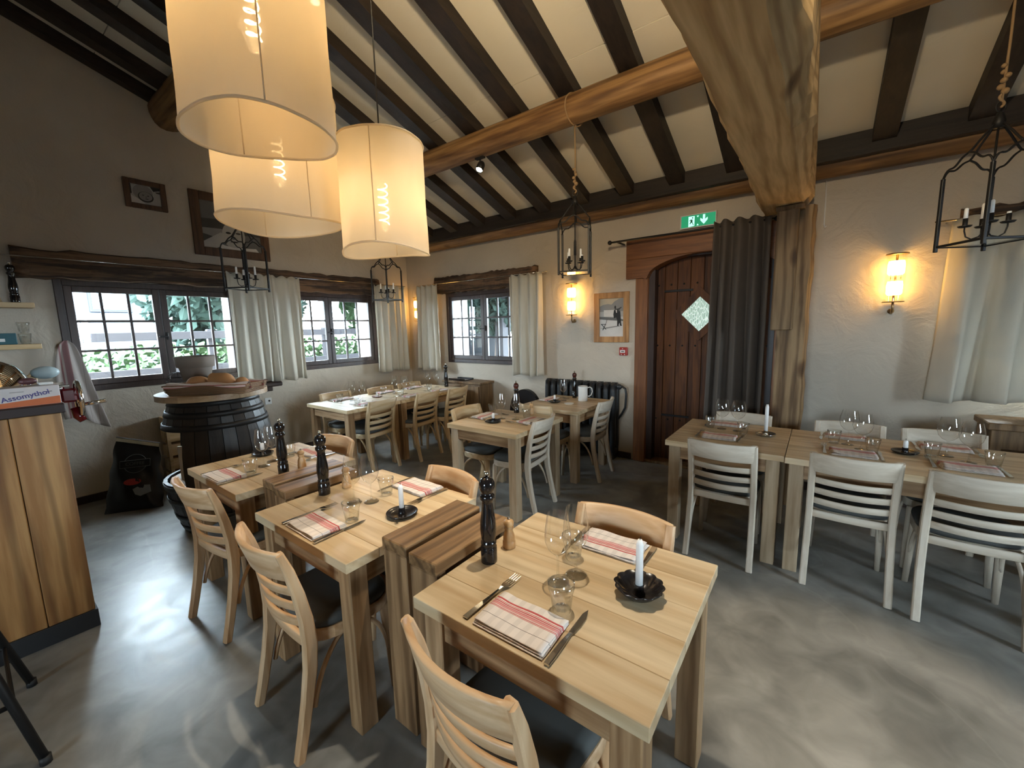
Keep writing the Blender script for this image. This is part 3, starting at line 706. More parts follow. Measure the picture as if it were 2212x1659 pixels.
table(-2.64, -1.875, 2.55, 3.30, 'small pale wood table with two wine glasses in front of the black radiator table', leg='pale')
table(-2.58, -1.865, 3.57, 4.36, 'pale wood table holding the white enamel jug beside the black radiator', leg='pale')
table(-4.83, -3.99, 2.40, 3.105, 'pale wood table at the barrel end of the long table under the windows', along='x', n=5)
table(-4.83, -3.99, 3.112, 4.27, 'pale wood table at the corner end of the long table under the windows', along='x', n=7)
table(-.86, -.128, 3.015, 3.83, 'pale wood table by the timber post, holding the tall white candle', leg='pale')
table(-.124, 1.20, 3.0, 3.83, 'long pale wood table beneath the wide curtained window past the post', leg='pale')

# narrow divider stands between the square tables
def divider(x0, x1, y0, y1, z, label):
    r = root('divider_stand', ((x0+x1)/2, (y0+y1)/2, 0), label, 'stand', 'narrow wooden stands between the tables')
    g = G(); g.box(x0, x1, y0, y1, z-.045, z, .004); wobj('top_board', g, 'divider_y', r)
    for a, b in ((y0+.002, y0+.05), (y1-.05, y1-.002)):
        g = G(); g.box(x0+.003, x1-.003, a, b, 0, z-.046, .004); wobj('end_board', g, 'divider_z', r)
    g = G(); g.box(x0+.02, x1-.02, y0+.052, y1-.052, z-.16, z-.047, .003); wobj('rail', g, 'divider_y', r)
divider(-1.318, -1.175, .895, 1.315, .805, 'narrow dark topped wooden stand against the table with the round black candle saucer')
divider(-1.148, -1.003, .885, 1.31, .80, 'narrow knotty wooden stand beside the tall pepper mill of the scalloped candle dish table')
divider(-2.408, -2.27, .915, 1.33, .805, 'narrow wooden stand against the table next to the barrel')
divider(-2.245, -2.118, .90, 1.31, .80, 'narrow wooden stand beside the pepper mill of the middle square table')

# ------------------------------------------------------------------ chairs
def arc_rail(g, z0, z1, th, half=.187, yc=-.0, bulge=.045, tilt0=0, n=12, bev=.004):
    # curved board between the back posts; y follows the post profile plus a bulge backwards
    def py(z): return post_y(z)
    vs = []; m_ = 8
    for i in range(n+1):
        a = -1+2*i/n; x = a*half; bl = bulge*(1-a*a)
        for (zz, dy) in ((z0+bev, -th/2), (z1-bev, -th/2), (z1, -th/2+bev), (z1, th/2-bev), (z1-bev, th/2), (z0+bev, th/2), (z0, th/2-bev), (z0, -th/2+bev)):
            vs.append((x, py(zz)-bl+dy, zz))
    fs = [(i*m_+k, i*m_+(k+1) % m_, (i+1)*m_+(k+1) % m_, (i+1)*m_+k) for i in range(n) for k in range(m_)]
    fs += [list(range(m_)), [n*m_+k for k in range(m_)]]
    g.add(vs, fs, False)
    for k in range(len(g.sm)): g.sm[k] = True if len(g.f[k]) == 4 else False
PROF = [(-.262, 0), (-.238, .10), (-.212, .22), (-.190, .34), (-.182, .44), (-.188, .54), (-.206, .65), (-.230, .75), (-.256, .83)]
def post_y(z):
    for (y0, z0), (y1, z1) in zip(PROF, PROF[1:]):
        if z <= z1: return lerp(y0, y1, (z-z0)/(z1-z0))
    return PROF[-1][0]
def seat_outline(k, w=.205, n=40, y0=-.175, y1=.19):
    pts = []
    for i in range(n):
        t = 2*PI*i/n; c, s_ = math.cos(t), math.sin(t); e = .55
        x = math.copysign(abs(c)**e, c)*w*(1+.04*s_); y = (y0+y1)/2+math.copysign(abs(s_)**e, s_)*(y1-y0)/2
        pts.append((x*k, (y0+y1)/2+(y-(y0+y1)/2)*k))
    return pts
def chair_proto(kind, wz, wx):
    parts = []
    for s_ in (-1, 1):
        g = G(); g.sweep([(s_*lerp(.195, .188, min(1, z/.44)), y, z) for y, z in PROF], (1, 0, 0), [.036]*9, [.034, .037, .040, .046, .050, .046, .040, .034, .026], .006)
        parts.append(('back_post', mesh('back_post', g, wz), []))
    g = G(); arc_rail(g, .712, .833, .022, .196, bulge=.05); parts.append(('top_rail', mesh('top_rail', g, wx), []))
    for z in (.655, .588, .522):
        g = G(); arc_rail(g, z-.019, z+.019, .016, .18, bulge=.045); parts.append(('back_slat', mesh('back_slat', g, wx), []))
    g = G(); arc_rail(g, .415, .458, .022, .18, bulge=.012); parts.append(('lower_rail', mesh('lower_rail', g, wx), []))
    g = G(); A = seat_outline(1.0); n = len(A)
    vs = []
    for z, k in ((.405, .985), (.412, 1.0), (.450, 1.0), (.456, .985)): vs += [(x, y, z) for x, y in seat_outline(k)]
    fs = [(j*n+i, j*n+(i+1) % n, (j+1)*n+(i+1) % n, (j+1)*n+i) for j in range(3) for i in range(n)]+[list(range(n)), [3*n+i for i in range(n)]]
    g.add(vs, fs); parts.append(('seat_frame', mesh('seat_frame', g, wx), []))
    g = G(); vs = []
    for z, k in ((.457, .96), (.470, .995), (.486, .985), (.498, .93), (.504, .80), (.506, .4)): vs += [(x, y, z) for x, y in seat_outline(k)]
    fs = [(j*n+i, j*n+(i+1) % n, (j+1)*n+(i+1) % n, (j+1)*n+i) for j in range(5) for i in range(n)]+[list(range(n)), [5*n+i for i in range(n)]]
    g.add(vs, fs, True); parts.append(('seat_cushion', mesh('seat_cushion', g, 'cushion'), []))
    for s_ in (-1, 1):
        g = G(); g.tube([(s_*.185, .165, 0), (s_*.180, .157, .2), (s_*.172, .147, .40), (s_*.170, .145, .41)], [.0145, .018, .022, .022], 10); parts.append(('front_leg', mesh('front_leg', g, wz), []))
        for (p0, p1, p2) in (((s_*.188, -.185, .17), (s_*.185, -.145, .36), (s_*.165, -.02, .405)), ((s_*.182, .148, .20), (s_*.178, .13, .36), (s_*.165, .03, .405))):
            a, b, c = Vector(p0), Vector(p1), Vector(p2); pts = [a*(1-t)**2+b*2*t*(1-t)+c*t*t for t in [k/8 for k in range(9)]]
            g = G(); g.tube(pts, .0095, 8); parts.append(('brace', mesh('brace', g, wz), []))
    proto(kind, parts)
chair_proto('chair_honey', 'honey', 'honey_x'); chair_proto('chair_blond', 'blond', 'blond_x'); chair_proto('chair_white', 'whitewash', 'whitewash_x')
def chair(kind, x, y, deg, label): put(kind, 'dining_chair', (x, y, 0), math.radians(deg), label, 'chair', 'slat back bistro chairs')
chair('chair_honey', -.625, .865, -6, 'honey wood slat back chair pulled out at the table with the scalloped candle dish')
chair('chair_honey', -.60, 1.295, 180, 'honey wood chair facing the scalloped candle dish table from its far side')
chair('chair_honey', -1.648, .85, -3, 'honey wood slat back chair between the counter stool and the middle square table')
chair('chair_honey', -1.57, 1.255, 173, 'honey wood chair on the window side of the middle square table')
chair('chair_honey', -2.612, .90, 6, 'honey wood slat back chair between the bar counter and the table by the barrel')
chair('chair_honey', -2.77, 1.32, 181, 'honey wood chair behind the table by the barrel with only its top rail clear')
chair('chair_blond', -2.495, 2.92, -90, 'blond wood chair on the windowed side of the small two glass table')
chair('chair_white', -2.09, 2.885, 97, 'whitewashed slat back chair turned to the small two glass table')
chair('chair_blond', -2.23, 3.605, 0, 'blond chair wedged between the small two glass table and the jug table')
chair('chair_white', -1.985, 3.935, 94, 'whitewashed slat back chair at the jug table beside the radiator valve')
chair('chair_blond', -4.615, 2.77, -94, 'blond chair against the barrel wall at the end of the long table nearest the barrel')
chair('chair_blond', -4.50, 3.38, -90, 'blond chair against the barrel wall at the middle of the long table')
chair('chair_blond', -4.50, 3.87, -90, 'blond chair against the barrel wall at the corner end of the long table')
chair('chair_blond', -4.125, 2.74, 98, 'blond slat back chair on the room side of the long table, nearest the barrel')
chair('chair_blond', -4.075, 3.37, 97, 'blond slat back chair on the room side of the long table, middle of three')
chair('chair_blond', -4.01, 3.835, 97, 'blond slat back chair on the room side of the long table, nearest the corner')
chair('chair_white', -.465, 3.125, 0, 'whitewashed slat back chair at the table end beside the timber post')
chair('chair_white', .205, 3.175, 0, 'whitewashed slat back chair in front of the black saucer with a burnt down candle')
chair('chair_white', .70, 3.13, 0, 'whitewashed slat back chair at the far end of the long table under the wide curtain')
chair('chair_white', -.47, 3.62, 180, 'whitewashed chair between the grey door curtain and the table with the tall candle')
chair('chair_white', .22, 3.63, 180, 'whitewashed chair against the plaster wall nearest the timber post')
chair('chair_white', .71, 3.64, 180, 'whitewashed chair against the plaster wall under the wide curtain')

# ------------------------------------------------------------------ tableware shapes
g = G(); g.lathe([(0, .0), (.036, .0), (.037, .002), (.030, .004), (.010, .008), (.0045, .016), (.0038, .05), (.0038, .085), (.006, .095), (.018, .103), (.034, .120), (.0425, .145), (.0435, .165), (.041, .190), (.036, .222), (.0335, .240)], 28)
proto('wine_glass', [('wine_glass', mesh('wine_glass', g, 'glass'), [])])
g = G(); g.lathe([(0, .0), (.034, .0), (.035, .002), (.028, .004), (.010, .008), (.0045, .016), (.004, .05), (.004, .088), (.008, .096), (.028, .106), (.046, .128), (.054, .158), (.053, .185), (.046, .215), (.040, .238)], 28)
proto('balloon_glass', [('balloon_glass', mesh('balloon_glass', g, 'glass'), [])])
def facet(t, z): return 1 if z > .068 or z < .006 else 1-.045*abs(math.sin(t*4.5))
g = G(); g.lathe([(0, .010), (.022, .010), (.024, .0), (.028, .0), (.030, .006), (.033, .030), (.036, .060), (.039, .072), (.040, .092), (.038, .092), (.036, .070), (.030, .014), (0, .012)], 36, rfun=facet)
proto('tumbler', [('tumbler', mesh('tumbler', g, 'glass'), [])])
MILL = [(0, 0), (.029, 0), (.0295, .012), (.0295, .058), (.026, .064), (.028, .070), (.0285, .078), (.0235, .083), (.0265, .092), (.0295, .125), (.028, .155), (.022, .195), (.0195, .222), (.020, .232), (.0265, .240), (.0265, .252), (.021, .258), (.019, .262), (.0235, .268), (.0285, .283), (.0285, .298), (.022, .312), (.010, .319), (0, .320)]
def mill_proto(kind, mat, hat, k=1.0):
    g = G(); g.lathe([(r*k, z*k) for r, z in MILL[:17]], 26); g2 = G(); g2.lathe([(r*k, z*k) for r, z in MILL[16:]], 26)
    g3 = G(); g3.lathe([(0, .318*k), (.005*k, .319*k), (.004*k, .323*k), (.008*k, .327*k), (.0095*k, .333*k), (.006*k, .340*k), (0, .342*k)], 12)
    proto(kind, [('mill_body', mesh('mill_body', g, mat), []), ('mill_head', mesh('mill_head', g2, hat), [('knob', mesh('knob', g3, 'steel'))])])
mill_proto('mill_black', 'black_gloss', 'black_gloss'); mill_proto('mill_rust', 'black_gloss', 'rust_gloss', .93)
g = G(); g.lathe([(0, 0), (.024, 0), (.025, .008), (.025, .026), (.0215, .031), (.023, .036), (.022, .05), (.016, .066), (.0155, .074), (.019, .078), (.019, .083), (.015, .086)], 22)
g2 = G(); g2.lathe([(.015, .086), (.019, .091), (.0205, .099), (.017, .108), (.008, .113), (0, .114)], 22); g3 = G(); g3.ball((0, 0, .117), .006, 10)
proto('salt_mill', [('mill_body', mesh('salt_body', g, 'olive'), []), ('mill_head', mesh('salt_head', g2, 'olive'), [('knob', mesh('salt_knob', g3, 'steel'))])])
def candle_proto(kind, dish, dishmat, h, r=.0115):
    parts = [('dish', mesh('candle_dish', dish, dishmat), [])]
    g = G(); g.lathe([(.022, .004), (.016, .010), (.0145, .034), (.0165, .036), (.0165, .038), (.0125, .038), (.0125, .03)], 18); parts.append(('socket', mesh('candle_socket', g, dishmat), []))
    g = G(); g.lathe([(0, .030), (r, .030), (r*.97, .030+h*.9), (r*.6, .030+h), (0, .030+h*1.0)], 16); g2 = G(); g2.tube([(0, 0, .03+h), (.001, 0, .036+h), (.003, 0, .041+h)], .0011, 5)
    parts.append(('candle', mesh('candle', g, 'wax'), [('wick', mesh('wick', g2, 'black_iron'))]))
    proto(kind, parts)
def scal(t, z): return .94+(.085*abs(math.sin(6*t)) if z > .012 else .06)*min(1, z/.03 if z > .012 else 1)
g = G(); g.lathe([(0, 0), (.038, 0), (.052, .010), (.066, .024), (.076, .038), (.073, .038), (.062, .026), (.048, .013), (.03, .006), (0, .005)], 144, rfun=scal)
candle_proto('candle_scallop', g, 'enamel_black', .155)
def saucer(k=1.0):
    g = G(); g.lathe([(0, 0), (.050*k, 0), (.060*k, .006), (.069*k, .013), (.071*k, .017), (.068*k, .018), (.058*k, .010), (.048*k, .006), (0, .005)], 40)
    g.tube([(-.069*k, 0, .012), (-.085*k, .006, .016), (-.090*k, 0, .02), (-.082*k, -.006, .018), (-.069*k, 0, .014)], .004, 6); return g
candle_proto('candle_saucer', saucer(), 'enamel_black', .115)
candle_proto('candle_short', saucer(.95), 'enamel_black', .055, .0125)
candle_proto('candle_steel', saucer(.95), 'steel', .205, .0125)
# cutlery
g = G()
g.sweep([(0, -.10, .004), (0, -.06, .006), (0, -.01, .007), (0, .03, .009), (0, .045, .010), (0, .060, .008), (0, .068, .007)], (1, 0, 0), [.017, .015, .010, .006, .010, .023, .024], [.003]*7, .001)
for k in range(4):
    x = -.0108+.0072*k; g.sweep([(x, .062, .007), (x, .09, .006), (x, .118, .008)], (1, 0, 0), [.0036, .0031, .0020], [.0018]*3, .0004)
g.v = [p*1.16 for p in g.v]
proto('fork', [('fork', mesh('fork', g, 'steel'), [])])
g = G(); g.sweep([(0, -.12, .005), (0, -.08, .006), (0, -.03, .006), (0, .004, .005), (0, .012, .004)], (1, 0, 0), [.017, .018, .015, .011, .014], [.006, .007, .007, .006, .003], .002)
g2 = G(); g2.prism([(-.007, .010, .003), (.008, .010, .003), (.0115, .05, .003), (.011, .085, .003), (.0, .123, .003), (-.007, .10, .003)], (0, 0, .0015))
proto('knife', [('handle', mesh('knife_handle', g, 'steel'), []), ('blade', mesh('knife_blade', g2, 'steel'), [])])
# folded napkin: three soft layers
def nap_mesh(seed, w=.235, d=.155):
    rnd = random.Random(seed); g = G(); ph = [rnd.uniform(0, 6) for _ in range(6)]
    for L in range(3):
        z0 = .0005+L*.0052; sh = rnd.uniform(-.004, .004)
        def fn(a, b, z0=z0, sh=sh, L=L):
            t = b*2*PI; x = (a-.5)*(w-.004*L); 
            yy = math.cos(t); zz = math.sin(t)
            y = math.copysign(abs(yy)**.35, yy)*(d/2-.002*L)+sh
            z = z0+.0026+math.copysign(abs(zz)**.6, zz)*.0025+.0018*math.sin(a*9+ph[L])*math.sin(y*40+ph[L+1])*(.4+L*.4)+(.003*math.exp(-((a-.08)/.07)**2) if L == 2 else 0)
            return (x+.003*math.sin(y*25+ph[3]+L), y, max(z, .0006))
        n0 = len(g.v); g.grid(fn, 16, 20, True, False)
        for e in (0, 16): g.f.append([n0+e+17*j for j in range(20)]); g.mi.append(0); g.sm.append(False)
    return mesh('folded_napkin', g, 'napkin')
for k in range(3): proto('napkin%d' % k, [('folded_napkin', nap_mesh(11+k), [])])

def setting(x, y, deg, where, n=0, fork=True, knife=True, npx=0):
    """napkin with fork on its left and knife on its right; deg 0: the guest sits on the -y side looking to +y"""
    a = math.radians(deg); c, s_ = math.cos(a), math.sin(a)
    def at(u, v): return (x+u*c-v*s_, y+u*s_+v*c, TT+.0005)
    put('napkin%d' % (n % 3), 'folded_napkin', at(0, 0), a+random.uniform(-.03, .03), 'red striped napkin '+where, 'napkin', 'red striped napkins')
    if fork: put('fork', 'fork', at(-.142, .04), a+random.uniform(-.05, .03), 'fork '+where, 'fork', 'forks')
    if knife: put('knife', 'table_knife', at(.136, .035), a+random.uniform(-.04, .04), 'knife '+where, 'knife', 'knives')
def wine(kind, pts, label, grp, ends=('', '')):
    for (x, y), e in zip(pts, ends): put(kind, kind, (x, y, TT), random.uniform(0, 6), label+e, 'wine glass', grp)
def tumb(x, y, label): put('tumbler', 'tumbler', (x, y, TT), random.uniform(0, 1), label, 'glass', 'water tumblers')
def mill(kind, x, y, label, z=TT): put(kind, 'pepper_mill', (x, y, z), random.uniform(0, 6), label, 'pepper mill', 'tall pepper mills')
def salt(x, y, label): put('salt_mill', 'salt_mill', (x, y, TT), random.uniform(0, 6), label, 'salt mill', 'small wooden salt mills')
def candle(kind, x, y, rz, label): put(kind, 'candle_holder', (x, y, TT), rz, label, 'candle holder', 'candle holders')
# scalloped dish table
setting(-.635, .868, 0, 'at the chair side of the scalloped candle dish table', 0)
setting(-.59, 1.41, 180, 'on the far side of the scalloped candle dish table', 1)
wine('wine_glass', [(-.618, 1.17), (-.648, 1.10)], 'stemmed wine glass on the scalloped candle dish table', 'wine glasses of the scalloped dish table', (', nearer the far napkin', ', nearer the fork'))
tumb(-.569, .985, 'faceted tumbler touching the chair side napkin of the scalloped dish table')
tumb(-.675, 1.255, 'faceted tumbler behind the wine glasses of the scalloped dish table')
candle('candle_scallop', -.405, 1.185, 0, 'black scalloped dish holding a half burnt white candle')
mill('mill_black', -.918, 1.067, 'tall black pepper mill beside a small wooden salt mill and the knotty divider')
salt(-.915, 1.185, 'small wooden salt mill on the scalloped candle dish table')
# middle square table
setting(-1.715, .845, 0, 'at the chair side of the middle square table', 1)
setting(-1.68, 1.385, 180, 'on the far side of the middle square table', 2)
wine('wine_glass', [(-1.80, 1.085), (-1.738, 1.14)], 'stemmed wine glass on the middle square table', 'wine glasses of the middle square table', (', nearer the pepper mill', ', nearer the far tumbler'))
tumb(-1.631, .965, 'faceted tumbler by the chair side napkin of the middle square table')
tumb(-1.749, 1.238, 'faceted tumbler by the far napkin of the middle square table')
candle('candle_saucer', -1.49, 1.13, 2.2, 'round black saucer with a leaning white candle on the middle square table')
mill('mill_black', -2.034, 1.061, 'tall black pepper mill at the edge of the middle square table by its divider')
salt(-2.02, 1.18, 'small wooden salt mill behind the wine glasses of the middle square table')
# barrel table
setting(-2.80, .865, 0, 'at the chair side of the table by the barrel', 2)
setting(-2.80, 1.41, 180, 'on the far side of the table by the barrel', 0)
wine('wine_glass', [(-2.80, 1.085), (-2.86, 1.165)], 'stemmed wine glass on the table by the barrel', 'wine glasses of the barrel table', (', nearer the chair side napkin', ', nearer the far tumbler'))
tumb(-2.726, .98, 'faceted tumbler by the chair side napkin of the table by the barrel')
tumb(-2.87, 1.28, 'faceted tumbler by the far napkin of the table by the barrel')
candle('candle_short', -3.07, 1.19, .5, 'black saucer with a short candle on the table by the barrel')
mill('mill_black', -2.535, 1.085, 'tall black pepper mill on the table by the barrel')
salt(-2.555, 1.205, 'small wooden salt mill on the table by the barrel')
# small table by the radiator table
setting(-2.04, 3.0, 90, 'before the whitewashed chair of the small two glass table', 1)
setting(-2.53, 2.95, -90, 'before the blond chair of the small two glass table', 2)
wine('wine_glass', [(-2.33, 2.95), (-2.20, 2.995)], 'stemmed wine glass on the small table in front of the jug table', 'wine glasses of the small table', (', blond chair side', ', whitewashed chair side'))
tumb(-2.13, 3.07, 'faceted tumbler beside the small salt mill in front of the jug table')
tumb(-2.56, 3.10, 'faceted tumbler beside the blond chair of the small two glass table')
candle('candle_short', -2.305, 2.80, 1.2, 'black saucer with a short candle at the open edge of the small two glass table')
salt(-2.185, 3.235, 'small wooden salt mill on the small table in front of the jug table')
mill('mill_rust', -2.37, 3.245, 'pepper mill with a dark red head on the small two glass table')
# jug table
setting(-2.46, 4.02, -90, 'on the table with the white enamel jug', 0)
wine('wine_glass', [(-2.30, 4.06)], 'single stemmed wine glass on the table with the white enamel jug', None)
candle('candle_short', -2.32, 3.90, .3, 'black saucer with a short candle on the table with the white enamel jug')
mill('mill_rust', -2.275, 4.28, 'pepper mill with a dark red head standing before the radiator')
g = G(); g.lathe([(0, 0), (.050, 0), (.053, .004), (.053, .15), (.055, .168), (.053, .168), (.050, .15), (.049, .008), (0, .007)], 30)
g2 = G(); g2.tube([(.05, 0, .145), (.075, 0, .155), (.098, 0, .14), (.104, 0, .10), (.092, 0, .065), (.070, 0, .05), (.05, 0, .055)], .0055, 8); g3 = G(); g3.tube([(.054*math.cos(t*PI/15), .054*math.sin(t*PI/15), .168) for t in range(30)], .002, 5, True)
J = root('enamel_jug', (-2.10, 4.15, TT), 'white enamel jug with a dark rim and looped handle', 'jug', rz=.6)
link('jug_body', mesh('jug_body', g, 'white_enamel'), J); link('handle', mesh('jug_handle', g2, 'white_enamel'), J); link('rim', mesh('jug_rim', g3, 'black_iron'), J)
g = G(); g.lathe([(0, 0), (.04, 0), (.055, .008), (.052, .009), (.04, .004), (0, .003)], 24); tag(wobj('small_plate', g, 'white_enamel'), 'small white saucer in front of the enamel jug', 'plate').location = (-2.14, 3.90, TT)
# long table under the windows
for k, (y, w_) in enumerate(((2.77, 'nearest the barrel'), (3.40, 'at the middle'), (3.88, 'nearest the corner'))):
    setting(-4.69, y, -90, 'on the wall side of the long window table, '+w_, k)
    setting(-4.12, y, 90, 'on the room side of the long window table, '+w_, k+1)
    wine('wine_glass', [(-4.52, y+.04), (-4.37, y+.08)] if k < 2 else [(-4.56, 4.06), (-4.44, 4.12)], 'stemmed wine glass on the long window table '+w_, 'wine glasses of the long table '+w_, (', wall side', ', room side'))
    tumb(-4.60, y-.08, 'faceted tumbler on the wall side of the long window table '+w_)
    tumb(-4.27, y-.06, 'faceted tumbler on the room side of the long window table '+w_)
g = G(); g.lathe([(0, 0), (.05, 0), (.068, .012), (.065, .013), (.05, .005), (0, .004)], 26)
tr = tag(wobj('saucer_dish', g, 'tray_brown'), 'brown dish with a white candle stub on the long window table', 'dish'); tr.location = (-4.47, 3.12, TT)
g = G(); g.lathe([(0, .004), (.02, .004), (.014, .02), (.009, .05), (.006, .07), (0, .072)], 14); cn = wobj('candle_stub', g, 'wax', tr); cn.location = (0, 0, .004)
mill('mill_black', -4.34, 4.215, 'tall black pepper mill at the corner end of the long window table')
# table by the post and long table under the wide curtain
for k, (x, w_) in enumerate(((-.55, 'the table by the timber post'), (.215, 'the curtain table next to the post table'), (.715, 'the far end of the wide curtain table'))):
    setting(x, 3.28, 0, 'on the room side of '+w_, k)
    setting(x-.02, 3.73, 180, 'on the wall side of '+w_, k+1)
wine('balloon_glass', [(-.58, 3.565), (-.465, 3.55)], 'balloon wine glass on the table by the timber post', 'balloon glasses of the post table', (', door side', ', candle side'))
wine('balloon_glass', [(.20, 3.53), (.265, 3.44)], 'balloon glass of the curtain table between post table and burnt down candle', 'balloon glasses next to the post table', (', wall side', ', room side'))
wine('balloon_glass', [(.67, 3.53), (.745, 3.43)], 'balloon wine glass at the far end of the wide curtain table', 'balloon glasses at the far end', (', saucer side', ', chest side'))
tumb(-.665, 3.575, 'faceted tumbler at the door end of the table by the timber post')
tumb(-.415, 3.44, 'faceted tumbler between the napkin and the tall candle by the timber post')
tumb(.125, 3.52, 'faceted tumbler on the post side of the wide curtain table')
tumb(.315, 3.385, 'faceted tumbler between the napkin and the burnt down candle of the wide curtain table')
tumb(.595, 3.46, 'faceted tumbler right next to the black saucer of the wide curtain table')
tumb(.83, 3.385, 'faceted tumbler at the far end of the wide curtain table')
candle('candle_steel', -.275, 3.51, 1.0, 'grey metal saucer with a tall white candle on the table by the timber post')
candle('candle_short', .478, 3.47, 2.0, 'black saucer with a burnt down candle on the wide curtain table')

# ------------------------------------------------------------------ pendant lamps with cloth shades
def point(name, loc, watts, col, rad=.03, parent=None):
    l = bpy.data.lights.new(name, 'POINT'); l.energy = watts; l.color = col; l.shadow_soft_size = rad
    o = bpy.data.objects.new(name, l); COL.objects.link(o); o.location = loc
    if parent: o.parent = parent
    return o
WARM = (1.0, .63, .31)
def pendant(x, y, z0, h, r, watts, seed, label):
    rnd = random.Random(seed); R_ = root('pendant_lamp', (x, y, z0), label, 'pendant lamp', 'cloth drum pendants')
    ph = [rnd.uniform(0, 6) for _ in range(5)]
    def shp(t, z): return 1+.030*math.sin(2*t+ph[0]+z*2)+.012*math.sin(5*t+ph[1])+.004*math.sin(13*t+ph[2]+z*14)+.005*math.sin(z*26+ph[3]+3*t)
    def zed(t): return .012*math.sin(2*t+ph[4])
    g = G(); N = 72; K = 22
    def fn(a, b):
        t = a*2*PI; z = h*b; rr = r*shp(t, z)*(1.0-.012*math.sin(b*PI))
        return (rr*math.cos(t), rr*math.sin(t), z+(1-b)*zed(t))
    g.grid(fn, N, K, True, True); sh = link('lamp_shade', mesh('lamp_shade', g, 'shade'), R_)
    for b in (0, 1):
        g = G(); g.tube([Vector(fn(k/N, b)) for k in range(N)], .0042, 6, True); link('hem_ring', mesh('hem_ring', g, 'shade'), sh)
    for a in (rnd.uniform(-.15, .05), rnd.uniform(.35, .55)):
        g = G(); g.tube([Vector(fn(a % 1, b/20)) for b in range(21)], .0022, 5); link('seam', mesh('seam', g, 'shade'), sh)
    g = G()
    for k in range(3):
        t = 2*PI*k/3+ph[1]; g.tube([(0, 0, h-.03), (r*.97*math.cos(t), r*.97*math.sin(t), h-.005)], .0022, 6)
    link('spider', mesh('spider', g, 'steel'), R_)
    ztop = zr(y)-z0+.1
    g = G(); g.tube([(0, 0, h-.03), (0, 0, ztop)], .0032, 6); link('cord', mesh('cord', g, 'black_iron'), R_)
    g = G(); g.lathe([(0, h-.03), (.02, h-.035), (.022, h-.11), (0, h-.11)], 14); link('socket', mesh('socket', g, 'black_iron'), R_)
    g = G(); bz = h-.11; g.lathe([(.016, bz), (.03, bz-.04), (.045, bz-.09), (.047, bz-.16), (.035, bz-.22), (.012, bz-.245), (0, bz-.247)], 20); bl = link('bulb', mesh('bulb', g, 'glass'), R_)
    g = G(); g.tube([(.019*math.cos(k*.55), .019*math.sin(k*.55), bz-.045-.0027*k) for k in range(60)], .003, 5); link('filament', mesh('filament', g, 'filament'), bl)
    point('bulb_light', (0, 0, bz-.13), watts, WARM, .05, R_)
pendant(-1.396, .64, 2.19, .58, .205, 1.2, 1, 'largest and highest hanging cloth drum lampshade over the room')
pendant(-1.884, .914, 2.06, .50, .235, 1.4, 2, 'wide cloth drum lampshade hanging half behind the largest shade')
pendant(-1.519, 1.157, 1.93, .43, .178, .85, 3, 'slim cloth drum lampshade with its spiral filament shining through')

# ------------------------------------------------------------------ iron candle lanterns
def lantern_parts():
    h, zt = .118, .345; parts = []
    C4 = [(h, h), (-h, h), (-h, -h), (h, -h)]
    for x, y in C4:
        g = G(); g.box(x-.0075, x+.0075, y-.0075, y+.0075, -.02, zt, .002); parts.append(('corner_post', mesh('corner_post', g, 'black_iron'), []))
    g = G()
    for (x0, y0), (x1, y1) in zip(C4, C4[1:]+C4[:1]):
        a, b = min(x0, x1)-.005, max(x0, x1)+.005; c, d = min(y0, y1)-.005, max(y0, y1)+.005; g.box(a, b, c, d, 0, .012, .002)
    parts.append(('bottom_frame', mesh('bottom_frame', g, 'black_iron'), []))
    g = G(); g.box(-h, h, -h, h, .003, .006); parts.append(('bottom_glass', mesh('bottom_glass', g, 'pane_glass'), []))
    for (x0, y0), (x1, y1) in zip(C4, C4[1:]+C4[:1]):
        g = G(); pts = []
        for k in range(25):
            t = k/24; e = abs(2*t-1); z = zt+.085*(1-e)**.75+.014*math.sin(e*PI*3)*e
            pts.append((lerp(x0, x1, t), lerp(y0, y1, t), z))
        g.tube(pts, .005, 6)
        mx, my = (x0+x1)/2, (y0+y1)/2
        g.tube([(mx*(1-t)+(.018*math.copysign(1, mx) if abs(mx) > .01 else 0)*t, my*(1-t)+(.018*math.copysign(1, my) if abs(my) > .01 else 0)*t, zt+.085+.035*math.sin(t*PI*1.0)*.6+.12*t**1.6) for t in [k/10 for k in range(11)]], .005, 6)
        parts.append(('crown_arch', mesh('crown_arch', g, 'black_iron'), []))
    g = G(); g.tube([(0, 0, .035), (0, 0, .60)], .0045, 8); g.lathe([(0, .14), (.010, .145), (.010, .25), (.005, .27)], 10); g.lathe([(0, .53), (.02, .535), (.024, .56), (.012, .60), (0, .605)], 12)
    g.tube([(.022*math.cos(k*PI/8), 0, .625+.022*math.sin(k*PI/8)) for k in range(16)], .0035, 6, True)
    parts.append(('centre_rod', mesh('centre_rod', g, 'black_iron'), []))
    for k in range(4):
        a = PI/4+k*PI/2+.2; c, s_ = math.cos(a), math.sin(a); g = G()
        g.tube([(c*q, s_*q, z) for q, z in ((.004, .06), (.02, .035), (.045, .026), (.065, .040), (.072, .07), (.072, .085))], .0035, 6)
        g.lathe([(0, .085), (.022, .087), (.028, .094), (.026, .095), (.01, .09), (0, .09)], 14, (c*.072, s_*.072, 0)); g.lathe([(.010, .09), (.010, .13), (.0, .13)], 12, (c*.072, s_*.072, 0))
        gc = G(); hh = (.075, .05, .062, .01)[k]; gc.lathe([(0, .128), (.0085, .128), (.008, .13+hh*.9), (.004, .13+hh), (0, .13+hh)], 12, (c*.072, s_*.072, 0))
        parts.append(('candle_arm', mesh('candle_arm', g, 'black_iron'), [('candle', mesh('lantern_candle', gc, 'wax'))]))
    return parts
proto('lantern', lantern_parts())
